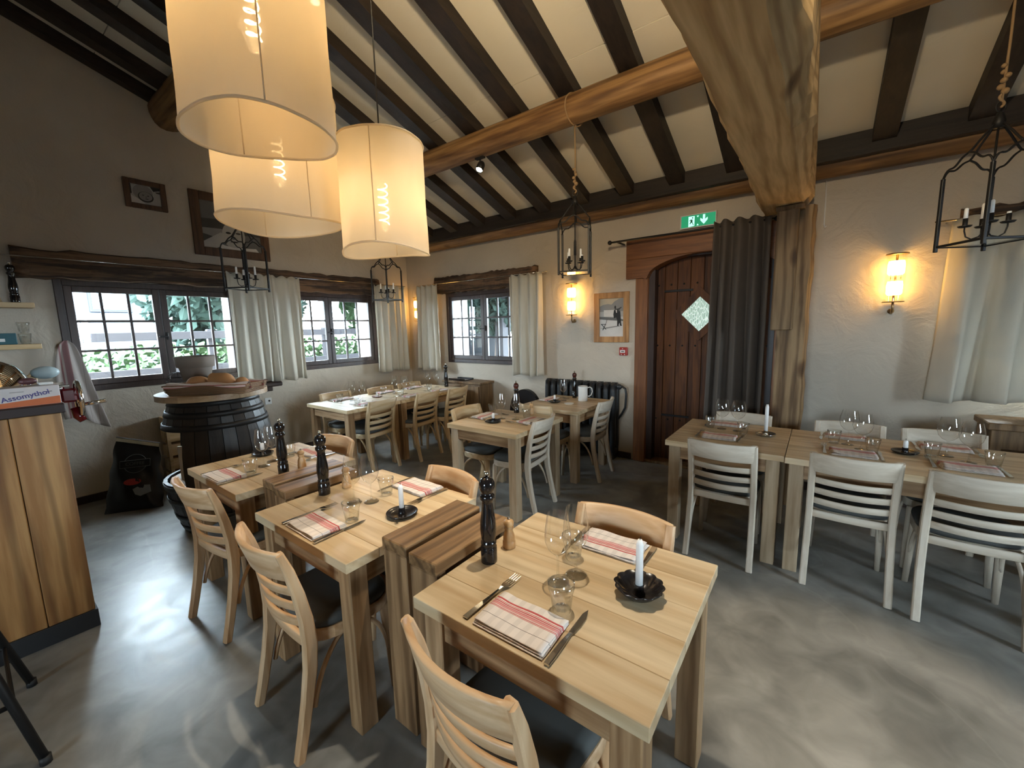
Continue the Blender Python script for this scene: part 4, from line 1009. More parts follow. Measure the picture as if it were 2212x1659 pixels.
def lantern(x, y, z, deg, pz, pr, label):
    r = put('lantern', 'candle_lantern', (x, y, z), math.radians(deg), label, 'lantern', 'iron candle lanterns on ropes')
    top = pz-pr-z                                           # underside of the purlin in lantern coordinates
    g = G(); zz = .645
    g.tube([(0, 0, zz), (.004, 0, (zz+top)/2), (0, 0, top+.005)], .0055, 7)
    R2 = pr+.008
    g.tube([Matrix.Rotation(-math.radians(deg), 3, 'Z') @ Vector((.02*math.sin(k/28*PI*2), R2*math.sin(k/28*2*PI), top+pr-R2*math.cos(k/28*2*PI))) for k in range(29)], .0055, 7)
    for k in range(6): g.ball((.010*math.cos(k*1.9), .010*math.sin(k*1.9), zz+.05+k*.022), .016-.001*k, 8, (1, 1, .9))
    g.tube([(.012*math.sin(k*.4), 0, zz-.02+.055*k/15) for k in range(16)], .006, 6)
    link('rope', mesh('lantern_rope', g, 'rope'), r)
lantern(-1.64, P1Y, 2.02, 22, P1Z, .108, 'black iron candle lantern roped to the log purlin near the door')
lantern(-4.10, P1Y, 1.94, 8, P1Z, .108, 'black iron candle lantern hanging above the long table near the corner')
lantern(-4.12, P2Y, 1.985, 27, P2Z, .165, 'black iron candle lantern hanging in front of the framed child portrait')
lantern(.625, P1Y, 1.955, 33, P1Z, .108, 'black iron candle lantern hanging before the wide linen curtain')

# ------------------------------------------------------------------ wall lamps with two glowing drums
def sconce_parts():
    parts = []; y = -.085
    g = G(); g.lathe([(0, 0), (.068, 0), (.070, .006), (0, .008)], 28, (0, y, .10)); parts.append(('base_plate', mesh('base_plate', g, 'brass'), []))
    g = G(); g.lathe([(0, 0), (.072, 0), (.070, .008), (0, .008)], 28, (0, y, .475)); parts.append(('cap_plate', mesh('cap_plate', g, 'brass'), []))
    g = G(); g.lathe([(.062, .108), (.062, .475)], 30, (0, y, 0)); parts.append(('glass_cylinder', mesh('glass_cylinder', g, 'sconce_glass'), []))
    for z0, z1, r in ((.155, .265, .050), (.315, .425, .053)):
        g = G(); g.lathe([(0, z0), (r*.8, z0+.002), (r, z0+.015), (r*1.02, z1-.03), (r*.92, z1), (0, z1+.002)], 24, (0, y, 0)); parts.append(('frosted_shade', mesh('frosted_shade', g, 'sconce_glow'), []))
    g = G(); g.tube([(0, y, .108), (0, y, .475)], .007, 8)
    for s_ in (-1, 1): g.tube([(s_*.03, y-.02, .265), (s_*.03, y-.02, .315)], .003, 6)
    parts.append(('stem', mesh('sconce_stem', g, 'brass'), []))
    g = G(); g.tube([(0, y, .10), (0, y, .06), (0, y+.01, .03), (0, y+.03, .012), (0, y+.055, .012), (0, -.004, .03)], .008, 8); g.lathe([(0, 0), (.022, .002), (.022, .006), (0, .008)], 14, (0, -.008, .03), 'y')
    parts.append(('wall_arm', mesh('wall_arm', g, 'brass'), []))
    return parts
proto('sconce', sconce_parts())
for x, lab in ((-5.30, 'glowing two drum wall lamp in the room corner beside the linen curtain'), (-2.47, 'glowing two drum wall lamp between the linen curtain and the framed print'), (.462, 'glowing two drum wall lamp between the timber post and the wide curtain')):
    put('sconce', 'wall_lamp', (x, YB, 1.625), 0, lab, 'wall lamp', 'two drum wall lamps')

# ceiling spot lamps on the log purlins, then unseen ones added for brightness
def spotlamp(loc, aim, watts, label, cone=75, col=(1, .78, .48)):
    loc = Vector(loc); d = (Vector(aim)-loc).normalized()
    r = root('spot_lamp', loc, label, 'spot lamp', 'spot lamps on the purlins')
    q = d.to_track_quat('-Z', 'Y')
    g = G(); g.T = q.to_matrix().to_4x4(); g.lathe([(0, .05), (.025, .05), (.034, .03), (.036, -.04), (.033, -.04), (.030, -.02), (0, -.018)], 20); link('housing', mesh('spot_housing', g, 'black_iron'), r)
    g = G(); g.T = q.to_matrix().to_4x4(); g.lathe([(0, -.030), (.029, -.030), (.029, -.026), (0, -.026)], 20); link('lens', mesh('spot_lens', g, 'spot_lens'), r)
    g = G(); g.tube([(0, 0, .03), (0, 0, .075)], .008, 8); g.box(-.05, .05, -.02, .02, .07, .085, .003); link('bracket', mesh('spot_bracket', g, 'black_iron'), r)
    l = bpy.data.lights.new('spot_beam', 'SPOT'); l.energy = watts; l.color = col; l.spot_size = math.radians(cone); l.spot_blend = .6; l.shadow_soft_size = .03
    o = bpy.data.objects.new('spot_beam', l); COL.objects.link(o); o.parent = r; o.location = d*.05; o.rotation_euler = q.to_euler()
    return r
spotlamp((-2.60, P1Y-.02, P1Z-.20), (-2.6, 1.6, .6), 26, 'small lit spot lamp under the log purlin behind the slim lampshade')
spotlamp((.9, P2Y, P2Z-.26), (.25, 2.05, 0), 150, 'small spot lamp on the upper purlin aimed at the open floor', 26)
spotlamp((-.52, .95, 2.76), (-2.5, 3.6, 3.30), 72, 'unseen spot lamp added on the tie beam to brighten the ceiling panels', 100)  # this uplight and the next two: out of view, added to brighten the ceiling
spotlamp((-.52, .55, 2.76), (-3.6, 3.4, 3.3), 40, 'unseen spot lamp added on the tie beam to brighten the ceiling towards the room corner', 62)
spotlamp((-.03, 1.1, 2.76), (1.0, 3.6, 3.3), 45, 'unseen spot lamp added on the tie beam to brighten the panels over the wide curtain', 90)
spotlamp((-.8, P2Y-.05, P2Z-.26), (-.95, 1.1, 0), 130, 'unseen spot lamp added on the upper purlin to brighten the square tables', 58, (1, .87, .68))  # this downlight and the next: unseen, added to lift the tables
spotlamp((-2.6, P2Y-.05, P2Z-.26), (-2.3, 1.6, 0), 70, 'unseen spot lamp added on the upper purlin to brighten the table by the barrel', 58, (1, .87, .68))

# ------------------------------------------------------------------ things on the walls
def frame(name, P, u0, u1, z0, z1, fw_, mat, label, shapes, cat='picture'):
    r = root(name, P((u0+u1)/2, z0, -.01), label, cat)
    g = G(); d0, d1 = -.028, -.002
    for a in ((u0, u0+fw_, z0, z1), (u1-fw_, u1, z0, z1)): pbox(g, P, *a, d0, d1, .004)
    for a in ((u0+fw_, u1-fw_, z0, z0+fw_), (u0+fw_, u1-fw_, z1-fw_, z1)): pbox(g, P, *a, d0, d1, .004)
    wobj('picture_frame', g, mat, r)
    g = G(); mats = []; a0, a1, b0, b1 = u0+fw_, u1-fw_, z0+fw_, z1-fw_
    for k, (mm, poly) in enumerate(shapes):
        if mm not in mats: mats.append(mm)
        g.cur = mats.index(mm); w = -.008-.0004*k
        g.prism([P(lerp(a0, a1, p[0]), lerp(b0, b1, p[1]), w) for p in poly], Vector(P(0, 0, .0003))-Vector(P(0, 0, 0)))
    wobj('print', g, mats, r)
def ell(cx, cy, rx, ry, n=18, a0=0, a1=2*PI): return [(cx+rx*math.cos(lerp(a0, a1, k/n)), cy+ry*math.sin(lerp(a0, a1, k/n))) for k in range(n)]
FULL = [(0, 0), (1, 0), (1, 1), (0, 1)]
frame('framed_photograph', PB, -2.20, -1.765, 1.39, 1.97, .068, 'frame_oak', 'oak framed black and white photograph of a man in a suit with a folding chair', [
    ('print_5', FULL), ('print_sepia', [(0, .55), (1, .55), (1, 1), (0, 1)]), ('print_3', [(0, .60), (0, .80), (.15, .84), (.35, .86), (.5, .84), (.62, .92), (.8, .98), (1, 1), (1, .60)]), ('print_4', [(0, .66), (1, .66), (1, .52), (0, .52)]),
    ('print_5', [(.18, .70), (.62, .70), (.62, .53), (.18, .53)]), ('print_2', [(0, .53), (.7, .50), (1, .44), (1, .40), (0, .46)]), ('print_3', [(.0, .22), (.75, .285), (.9, .275), (.3, .21)]),
    ('print_0', [(.60, .68), (.66, .72), (.74, .73), (.86, .66), (.88, .55), (.90, .36), (.92, .30), (.95, .28), (.86, .28), (.84, .36), (.80, .30), (.82, .27), (.74, .28), (.74, .42), (.70, .50), (.60, .48), (.58, .58)]), ('print_0', ell(.655, .765, .035, .045)), ('print_5', [(.67, .70), (.72, .70), (.73, .62), (.70, .62)]), ('print_1', [(.74, .72), (.90, .77), (.92, .76), (.82, .69), (.86, .65), (.76, .66)]),
    ('print_0', [(.06, .335), (.28, .335), (.28, .320), (.06, .320)]), ('print_0', [(.08, .32), (.12, .32), (.30, .19), (.26, .19)]), ('print_0', [(.24, .32), (.27, .32), (.16, .17), (.12, .17)]), ('print_1', [(.26, .335), (.28, .335), (.33, .45), (.31, .45)])])
frame('framed_photograph', PL, 1.185, 1.52, 2.875, 3.155, .048, 'frame_dark', 'small dark framed black and white baby portrait high on the barrel wall', [
    ('print_4', FULL), ('print_0', [(0, .45), (.06, .5), (.05, 1), (0, 1)]), ('print_3', ell(.42, .62, .33, .42)), ('print_0', [(.68, 1), (1, 1), (1, .86), (.78, .76)]), ('print_1', [(.84, .75), (1, .78), (1, .68), (.88, .69)]), ('print_0', ell(.50, .40, .26, .28)), ('print_3', ell(.50, .43, .22, .24)), ('print_1', ell(.42, .48, .035, .03)), ('print_1', ell(.58, .47, .035, .03)), ('print_2', ell(.51, .40, .025, .04)), ('print_1', ell(.53, .30, .06, .025)), ('print_5', [(0, 0), (.5, 0), (.25, .25), (0, .4)])])
frame('framed_photograph', PL, 1.715, 2.50, 2.48, 3.17, .092, 'frame_dark', 'large dark framed black and white child portrait behind the hanging lantern', [
    ('print_2', FULL), ('print_1', [(0, .36), (1, .36), (1, .70), (0, .62)]), ('print_3', [(0, .42), (.32, .44), (.42, .34), (.30, .22), (0, .30)]), ('print_1', [(0, .30), (.25, .22), (.1, .08), (0, .1)]), ('print_4', [(0, 0), (0, .12), (.3, .36), (.42, .28), (.35, .10), (.2, 0)]), ('print_4', ell(.52, .32, .20, .30)), ('print_1', [(.30, .50), (.40, .62), (.62, .64), (.74, .5), (.76, .75), (.5, .9), (.28, .72)]), ('print_0', ell(.43, .37, .045, .025)), ('print_1', ell(.60, .38, .045, .022)), ('print_2', ell(.51, .27, .04, .04)), ('print_0', ell(.52, .18, .07, .018)), ('print_5', [(.25, 0), (.95, 0), (.9, .08), (.5, .05), (.3, .09)])])
g = G(); pbox(g, PB, -1.875, -1.775, 1.238, 1.333, -.035, 0, .008)
A = root('fire_alarm_button', (-1.825, YB, 1.238), 'red fire alarm call point with a white strip on the wall', 'alarm'); wobj('alarm_housing', g, 'red_plastic', A)
g = G(); pbox(g, PB, -1.86, -1.80, 1.270, 1.302, -.037, -.034, .001); wobj('strip', g, 'white_paint', A)
g = G(); pbox(g, PB, -1.847, -1.812, 1.281, 1.291, -.0378, -.0368); wobj('strip_print', g, 'print_1', A)
g = G(); g.ball((-1.83, YB-.036, 1.317), .006, 8); g.ball((-1.845, YB-.036, 1.25), .006, 8); g.ball((-1.805, YB-.036, 1.25), .006, 8); wobj('lamps', g, 'white_paint', A)
# exit sign
X_ = root('exit_sign', (-1.055, YB, 2.555), 'green exit sign with a running figure and down arrow over the door', 'sign')
e0, e1, f0, f1 = -1.225, -.885, 2.553, 2.685
g = G(); pbox(g, PB, e0+.006, e1-.006, f0+.006, f1-.006, -.04, 0); wobj('sign_box', g, 'white_paint', X_)
g = G()
for a in ((e0, e1, f0, f0+.009), (e0, e1, f1-.009, f1), (e0, e0+.009, f0+.009, f1-.009), (e1-.009, e1, f0+.009, f1-.009)): pbox(g, PB, *a, -.048, -.036)
wobj('sign_border', g, 'white_paint', X_)
g = G(); pbox(g, PB, e0+.009, e1-.009, f0+.009, f1-.009, -.042, -.040); wobj('sign_panel', g, 'exit_green', X_)
def sp(u, v, w=0): return (lerp(e0, e1, u), YB-.0425-w, lerp(f0, f1, v))
g = G(); g.prism([sp(*p) for p in ((.23, .10), (.40, .14), (.40, .86), (.23, .86))], (0, -.0005, 0))
g.prism([sp(*p) for p in ((.63, .88), (.69, .88), (.69, .52), (.76, .66), (.76, .48), (.66, .18), (.56, .48), (.56, .66), (.63, .52))], (0, -.0005, 0))
g.prism([sp(*p) for p in ((.46, .85), (.52, .85), (.49, .72))], (0, -.0005, 0)); g.prism([sp(*p) for p in ((.46, .14), (.52, .14), (.49, .27))], (0, -.0005, 0)); wobj('pictogram', g, 'exit_white', X_)
g = G(); g.prism([sp(a, b, .0008) for a, b in ell(.345, .74, .018, .06, 10)], (0, -.0004, 0))
for q in (((.26, .30), (.29, .30), (.325, .52), (.30, .56)), ((.29, .60), (.34, .64), (.345, .40), (.31, .40)), ((.32, .42), (.34, .44), (.385, .20), (.37, .18)), ((.25, .55), (.27, .52), (.31, .60), (.30, .65))): g.prism([sp(a, b, .0008) for a, b in q], (0, -.0004, 0))
wobj('running_figure', g, 'sign_green', X_)
# wall socket, hook, camera
O = root('wall_socket', (XL, 2.30, .69), 'white wall socket low on the wall beside the barrel', 'socket')
g = G(); pbox(g, PL, 2.265, 2.345, .69, .775, -.012, 0, .003); wobj('plate', g, 'white_paint', O)
g = G(); g.lathe([(0, 0), (.012, 0), (.012, .004), (0, .004)], 14, (XL+.012, 2.315, .735), 'x'); wobj('hole', g, 'black_iron', O)
g = G(); g.tube([(-.035, YB-.02, 2.78), (-.03, YB-.02, 2.60), (-.028, YB-.025, 2.42), (-.02, YB-.035, 2.39), (-.01, YB-.04, 2.405)], .006, 6); g.tube([(-.035, YB-.02, 2.74), (-.035, YB, 2.74)], .004, 6)
tag(wobj('wall_hook', g, 'white_paint'), 'long white wire hook on the plaster wall beside the timber post', 'hook')
SC = root('security_camera', (-4.93, 4.40, 2.93), 'small white dome camera under the rafters near the room corner', 'camera')
g = G(); g.ball((-4.93, 4.36, 2.93), .048, 16); wobj('dome', g, 'white_paint', SC); g = G(); g.ball((-4.905, 4.322, 2.925), .026, 12); wobj('lens', g, 'black_gloss', SC)
g = G(); g.lathe([(0, 0), (.03, 0), (.03, .03), (0, .03)], 14, (-4.93, 4.395, 2.95), 'y'); wobj('mount', g, 'white_paint', SC)

# cast iron radiator
RD = root('radiator', (-2.33, 4.54, 0), 'black cast iron column radiator under the framed photograph', 'radiator')
gc = G(); pts = []
for yy in (4.50, 4.60):
    gc.tube([(0, yy, .10), (0, yy, .20), (0, yy, .82), (0, yy, .90)], [.028, .034, .034, .028], 10)
gc.lathe([(0, -.03), (.04, -.028), (.04, .028), (0, .03)], 14, (0, 4.55, .10), 'x'); gc.lathe([(0, -.036), (.044, -.03), (.044, .03), (0, .036)], 14, (0, 4.55, .885), 'x'); gc.box(-.03, .03, 4.49, 4.61, .08, .12, .01); gc.box(-.032, .032, 4.48, 4.62, .87, .92, .018)
gc.v = [p-Vector((0, 4.54, 0)) for p in gc.v]; cm = mesh('radiator_column', gc, 'radiator')
for k in range(11): link('column', cm, RD, (-.45+k*.089, 0, 0))
for x in (-2.75, -1.90):
    g = G(); g.box(x-.02, x+.02, 4.49, 4.61, 0, .09, .006); wobj('foot', g, 'radiator', RD)
g = G(); g.tube([(-1.86, 4.55, .885), (-1.80, 4.55, .885), (-1.76, 4.55, .86), (-1.75, 4.55, .80), (-1.76, 4.55, .64), (-1.80, 4.55, .56), (-1.84, 4.55, .50)], .013, 8); g.lathe([(0, -.02), (.03, -.018), (.034, 0), (.03, .018), (0, .02)], 12, (-1.82, 4.51, .885), 'y'); wobj('valve_pipe', g, 'radiator', RD)

# cabinet with a tray beside the corner window, chest past the wide curtain, round black chair
CB = root('side_cabinet', (-4.15, 4.48, 0), 'brown wooden cabinet between the long window table and the corner window', 'cabinet')
g = G(); g.box(-4.52, -3.80, 4.34, 4.62, .06, .80, .006); wobj('carcass', g, 'brown_wood', CB)
g = G(); g.box(-4.55, -3.77, 4.32, 4.63, .80, .83, .006); wobj('top_board', g, 'brown_wood', CB)
for a in (-4.50, -4.15):
    g = G(); g.box(a+.01, a+.33, 4.325, 4.34, .10, .77, .004); d = wobj('door', g, 'brown_wood', CB); g = G(); g.ball((a+.30, 4.315, .45), .012, 8); wobj('knob', g, 'black_iron', d)
g = G(); g.box(-4.53, -3.79, 4.36, 4.60, 0, .06); wobj('plinth', g, 'black_iron', CB)
g = G(); g.box(-4.45, -4.12, 4.37, 4.57, .831, .842, .003); g.box(-4.45, -4.12, 4.37, 4.378, .842, .858); g.box(-4.45, -4.12, 4.562, 4.57, .842, .858); tag(wobj('tray', g, 'black_gloss'), 'black serving tray on the brown cabinet by the corner window', 'tray')
CH = root('wooden_chest', (1.5, 4.47, 0), 'brown wooden chest with a dark opening under the wide linen curtain', 'chest')
g = G(); g.box(1.02, 1.08, 4.30, 4.62, 0, .80, .005); g.box(1.92, 1.98, 4.30, 4.62, 0, .80, .005); g.box(1.08, 1.92, 4.30, 4.62, 0, .10, .005); g.box(1.08, 1.92, 4.58, 4.62, .10, .80, .005); g.box(1.08, 1.92, 4.32, 4.35, .66, .80, .004); wobj('carcass', g, 'brown_wood', CH)
g = G(); g.box(1.0, 2.0, 4.28, 4.63, .80, .85, .006); wobj('top_board', g, 'brown_wood', CH)
TC = root('tub_chair', (-3.06, 4.30, 0), 'black round backed chair against the wall between the cabinet and the radiator', 'chair')
g = G(); N = 30
def tubf(a, b):
    t = b*PI; u = (a-.5)*2; return (-3.06+.24*math.cos(PI-t)*(1-.0*u), 4.36+.03*u, .42+.38*math.sin(t)**.8)
poly = [(-3.06+.245*math.cos(PI*k/N), 4.37-.0, .42+.365*math.sin(PI*k/N)**.85) for k in range(N+1)]
g.prism(poly, (0, .06, 0)); wobj('backrest', g, 'enamel_black', TC)
g = G(); g.lathe([(0, .38), (.22, .38), (.235, .40), (.23, .44), (.18, .46), (0, .465)], 28, (-3.06, 4.24, 0)); wobj('seat', g, 'enamel_black', TC)
for x, y in ((-3.2, 4.13), (-2.92, 4.13), (-3.2, 4.38), (-2.92, 4.38)):
    g = G(); g.tube([(x, y, 0), (lerp(x, -3.06, .15), lerp(y, 4.25, .15), .39)], [.012, .016], 8); wobj('leg', g, 'enamel_black', TC)

# ------------------------------------------------------------------ barrel with a bread basket
BX, BY, BH = -4.05, 1.25, 1.09
BR = root('wine_barrel', (BX, BY, 0), 'dark upright barrel with a round wooden top and a side opening', 'barrel')
def brad(z):
    t = (z/BH-.5)*2; return .405-.105*t*t
NS = 26
def stave(a0, a1, z0, z1):
    g = G(); n = 8; vs = []
    for i in range(n+1):
        z = lerp(z0, z1, i/n); r = brad(z)
        for a in (a0+.006, a1-.006):
            vs += [(r*math.cos(a), r*math.sin(a), z), ((r-.025)*math.cos(a), (r-.025)*math.sin(a), z)]
    fs = []
    for i in range(n):
        b, c = i*4, (i+1)*4; fs += [(b, b+2, c+2, c), (b+1, c+1, c+3, b+3), (b, c, c+1, b+1), (b+2, b+3, c+3, c+2)]
    fs += [(0, 1, 3, 2), (n*4, n*4+2, n*4+3, n*4+1)]
    g.add(vs, fs); link('stave', mesh('stave', g, 'barrel'), BR)
for k in range(NS):
    a0, a1 = 2*PI*k/NS-PI, 2*PI*(k+1)/NS-PI; mid = math.degrees((a0+a1)/2)
    if -150 < mid < -62: stave(a0, a1, 0, .44); stave(a0, a1, .86, BH)
    else: stave(a0, a1, 0, BH)
for z in (.03, .13, .27, .385, .865, .96, 1.045):
    a_s = [2*PI*k/48 for k in range(48)]
    g = G(); vs = []
    for a in a_s:
        for zz, d in ((z, .001), (z, .006), (z+.042, .006), (z+.042, .001)): vs.append(((brad(zz)+d)*math.cos(a), (brad(zz)+d)*math.sin(a), zz))
    g.add(vs, [(i*4+k, i*4+(k+1) % 4, ((i+1) % 48)*4+(k+1) % 4, ((i+1) % 48)*4+k) for i in range(48) for k in range(4)], True); link('hoop', mesh('hoop', g, 'black_iron'), BR)
g = G(); g.lathe([(0, .40), (.36, .40), (.36, .425), (0, .425)], 32); link('shelf', mesh('barrel_shelf', g, 'barrel_top'), BR)
g = G(); g.lathe([(0, .02), (.29, .02), (.29, .05), (0, .05)], 32); link('barrel_floor', mesh('barrel_floor', g, 'barrel'), BR)
for k in range(4):
    y0 = -.385+k*.1925; g = G(); pts = []
    n = 14
    def ch(y): return math.sqrt(max(0, .385**2-y*y))
    ys = [lerp(y0+.0008, y0+.1917, i/n) for i in range(n+1)]
    poly = [(ch(y), y, BH) for y in ys]+[(-ch(y), y, BH) for y in reversed(ys)]
    if k == 0: poly = [(ch(y), y, BH) for y in ys[1:]]+[(-ch(y), y, BH) for y in reversed(ys[1:])]+[(0, -.385, BH)]
    if k == 3: poly = [(ch(y), y, BH) for y in ys[:-1]]+[(0, .385, BH)]+[(-ch(y), y, BH) for y in reversed(ys[:-1])]
    g.prism(poly, (0, 0, .045)); o = link('top_plank', mesh('barrel_top_plank', g, 'barrel_top'), BR, (0, 0, 0), math.radians(36.9))
BT = BH+.0455
rgt, bak = Vector((.80, .60, 0)), Vector((-.955, .295, 0))
def bpos(u, v, z=BT): p = Vector((BX, BY, 0))+rgt*u+bak*v; return (p.x, p.y, z)
for k, (dx, dy) in enumerate(((-.10, -.16), (-.02, -.22))):
    g = G(); g.box(-.07, .07, -.005, .005, 0, .28, .001); o = link('menu_card', mesh('menu_card', g, 'white_paint'), None, (BX+dx, BY+dy, .4256), .5+k*.5); tag(o, ('white card standing inside the barrel opening', 'second white card leaning inside the barrel opening')[k], 'card')
# wicker tray
WB = root('wicker_basket', bpos(.03, -.17), 'shallow wicker tray lined with a red striped cloth on the barrel', 'basket', rz=math.radians(36.9))
g = G(); L, Wd, Hh = .29, .13, .075
g.box(-L, L, -Wd, Wd, 0, .008)
for j in range(6):
    z = .010+j*.012; k_ = 1+.10*z/Hh
    pts = []
    for i in range(64):
        t = i/64*4; s_ = int(t); f = t-s_
        c = [(-L, -Wd), (L, -Wd), (L, Wd), (-L, Wd)]; a, b = c[s_], c[(s_+1) % 4]
        wv = .004*(1 if (i+j) % 2 else -1); px, py = lerp(a[0], b[0], f)*k_, lerp(a[1], b[1], f)*k_
        nx, ny = ((0, -1), (1, 0), (0, 1), (-1, 0))[s_]; pts.append((px+nx*wv, py+ny*wv, z))
    g.tube(pts, .0068, 5, True)
link('woven_tray', mesh('woven_tray', g, 'wicker'), WB)
g = G()
def clf(a, b):
    x = lerp(-L*1.06, L*1.12, a); t = (b-.5)*2
    y = -Wd*1.12*t if abs(t) < .86 else -Wd*1.13*math.copysign(1, t)*(1+.03)
    z = Hh+.012+.006*math.sin(a*13+t*2) if abs(t) < .8 else Hh+.014-(abs(t)-.8)*.16*(.8+.35*math.sin(a*8+1))
    if abs(t) < .6: z = .028+.006*math.sin(a*20)
    return (x, y, z)
g.grid(clf, 40, 26); g.v = [p-Vector((0, 0, .06)) for p in g.v]; o = link('lining_cloth', mesh('lining_cloth', g, 'basket_cloth'), WB, (0, 0, .06))
def loaf(u, v, l, w, h, rz, z, label, cut=False):
    g = G(); n = 16
    def f(a, b):
        t = b*2*PI; x = (a-.5)*l; e = math.sqrt(max(0.0, 1-abs(2*a-1)**2.6)) if not cut else math.sqrt(max(0.0, 1-max(0, 2*a-1)**2.4))
        return (x, math.cos(t)*w/2*e, h*.45*e+math.sin(t)*h/2*e*(1 if math.sin(t) > 0 else .8))
    g.grid(f, 14, 18, True); r_ = tag(link('bread_loaf', mesh('bread_loaf', g, 'bread'), None, bpos(u, v, BT+z), math.radians(36.9)+rz), label, 'bread', 'bread in the wicker tray')
    if cut:
        g = G(); g.prism([(-l/2-.001, math.cos(2*PI*k/18)*w/2*.93, h*.45+math.sin(2*PI*k/18)*h/2*.9) for k in range(18)], (.002, 0, 0)); link('crumb_face', mesh('crumb_face', g, 'crumb'), r_)
loaf(-.115, -.16, .19, .09, .085, .05, .05, 'long brown loaf at the pot end of the wicker tray')
loaf(.09, -.17, .18, .11, .11, .0, .05, 'cut half loaf of brown bread in the wicker tray', True)
loaf(.235, -.15, .10, .08, .07, -.4, .05, 'small round loaf at the curtain end of the wicker tray')
g = G(); g.lathe([(0, 0), (.085, 0), (.118, .18), (.122, .185), (.134, .188), (.145, .275), (.140, .28), (.13, .275), (.118, .19), (.08, .01), (0, .01)], 36, rfun=lambda t, z: 1+(.01*math.sin(9*t) if z > .25 else 0))
tag(link('flower_pot', mesh('flower_pot', g, 'terracotta'), None, bpos(-.13, .17)), 'old chipped terracotta pot standing on the barrel before the window', 'pot')
WS = root('wire_basket', bpos(-.30, .09), 'small round wire basket beside the terracotta pot', 'basket')
g = G()
for k in range(8): a = k*PI/8; g.tube([(.075*math.cos(q)*math.cos(a), .075*math.cos(q)*math.sin(a), .075+.075*math.sin(q)) for q in [2*PI*i/24 for i in range(24)]], .0013, 4, True)
for q in (-.8, -.4, 0, .4): g.tube([(.075*math.cos(q)*math.cos(t*PI/12), .075*math.cos(q)*math.sin(t*PI/12), .075+.075*math.sin(q)) for t in range(24)], .0013, 4, True)
link('wire_cage', mesh('wire_cage', g, 'black_iron'), WS)
NBk = root('metal_bowl', bpos(.07, .17), 'wire bowl of pale bread rolls behind the loaves on the barrel', 'bowl')
g = G()
for z, r in ((.0, .045), (.05, .065), (.10, .085)): g.tube([(r*math.cos(t*PI/14), r*math.sin(t*PI/14), z+.003) for t in range(28)], .0028, 5, True)
for k in range(12): a = k*PI/6; g.tube([(.045*math.cos(a), .045*math.sin(a), .003), (.066*math.cos(a), .066*math.sin(a), .05), (.085*math.cos(a), .085*math.sin(a), .103)], .0018, 4)
g.lathe([(0, 0), (.046, .0), (.046, .004), (0, .004)], 20)
link('wire_bowl', mesh('wire_bowl', g, 'black_iron'), NBk)
for k in range(6):
    a = k*1.05; g = G(); g.ball((0, 0, 0), .036, 12, (1.1, .9, .8)); tag(link('bread_roll', mesh('bread_roll', g, 'crumb'), None, Vector(bpos(.07, .17, BT+(.04 if k < 3 else .092)))+Vector((.035*math.cos(a), .035*math.sin(a), 0)), a), 'pale bread roll in the wire bowl on the barrel', 'bread roll', 'rolls in the wire bowl')
g = G(); g.box(-.06, .06, -.045, .045, 0, .022, .003); tag(link('paper_napkins', mesh('paper_napkins', g, 'white_paint'), None, bpos(-.315, -.07), .9), 'stack of white paper napkins at the edge of the barrel top', 'napkins')
# shelf end, crate behind
g = G(); g.box(XL, XL+.20, 2.20, 2.42, .93, .985, .012); g.box(XL, XL+.05, 2.26, 2.36, .86, .93, .006); tag(wobj('wall_ledge', g, 'frame_brown'), 'short dark wooden wall ledge below the linen curtain next to the barrel', 'ledge')
CR = root('pine_crate', (XL+.10, 1.42, 0), 'pale pine crate on the floor against the wall behind the barrel', 'crate')
for k in range(5):
    g = G(); g.box(XL+.02, XL+.16, 1.20, 1.64, .02+k*.15, .14+k*.15, .003); wobj('slat', g, 'pine_shelf', CR)
for y in (1.21, 1.61):
    g = G(); g.box(XL+.161, XL+.18, y, y+.03, 0, .76, .002); wobj('upright', g, 'pine_shelf', CR)
# black bag leaning at the wall
BG = root('coffee_bag', (-5.10, .85, 0), 'black shiny coffee bag with a round grey logo leaning at the wall', 'bag')
bl, br, tl, tr_ = Vector((-5.10, .62, 0)), Vector((-4.87, .99, 0)), Vector((-5.27, .80, .655)), Vector((-5.06, 1.065, .565))
nf = (br-bl).cross(tl-bl).normalized(); nf = nf if nf.x > 0 else -nf; bk = Vector((-.20, .06, 0))
def bagp(a, b, f):
    p = bl.lerp(br, a).lerp(tl.lerp(tr_, a), b); q = p+bk*(1-.75*b)
    s_ = math.sin(a*PI)**.6*math.sin(min(1, b*1.05+.03)*PI)**.6
    c = p.lerp(q, f); return c+nf*(.05*s_*(1-2*f))+Vector((.006*math.sin(a*17+b*9), .006*math.sin(b*21+a*4), .0))*(1 if .05 < b < .98 else .3)
g = G(); g.grid(lambda a, b: bagp(a, b, 0), 18, 24); g.grid(lambda a, b: bagp(a, b, 1), 18, 24)
for e in (0, 1):
    g.grid(lambda a, b, e=e: bagp(e, b, a), 6, 24); g.grid(lambda a, b, e=e: bagp(a, e, b), 18, 4)
for k in range(len(g.v)):
    if g.v[k].z < .004: g.v[k].z = .004
wobj('bag_body', g, 'bag_film', BG)
g = G()
def band(a, b): p = bagp(a, .945+.05*b, 0)+nf*.004; return p
g.grid(band, 18, 3); wobj('foil_seal', g, 'bag_foil', BG)
ctr = bagp(.52, .66, 0)+nf*.004; ux = (br-bl).normalized(); uy = nf.cross(ux).normalized()
if uy.z < 0: uy = -uy
g = G(); g.tube([ctr+ux*(.085*math.cos(t*PI/24))+uy*(.085*math.sin(t*PI/24)) for t in range(48)], .0028, 5, True); wobj('logo_ring', g, 'logo_grey', BG)
g = G(); w_, h_ = .112, .032
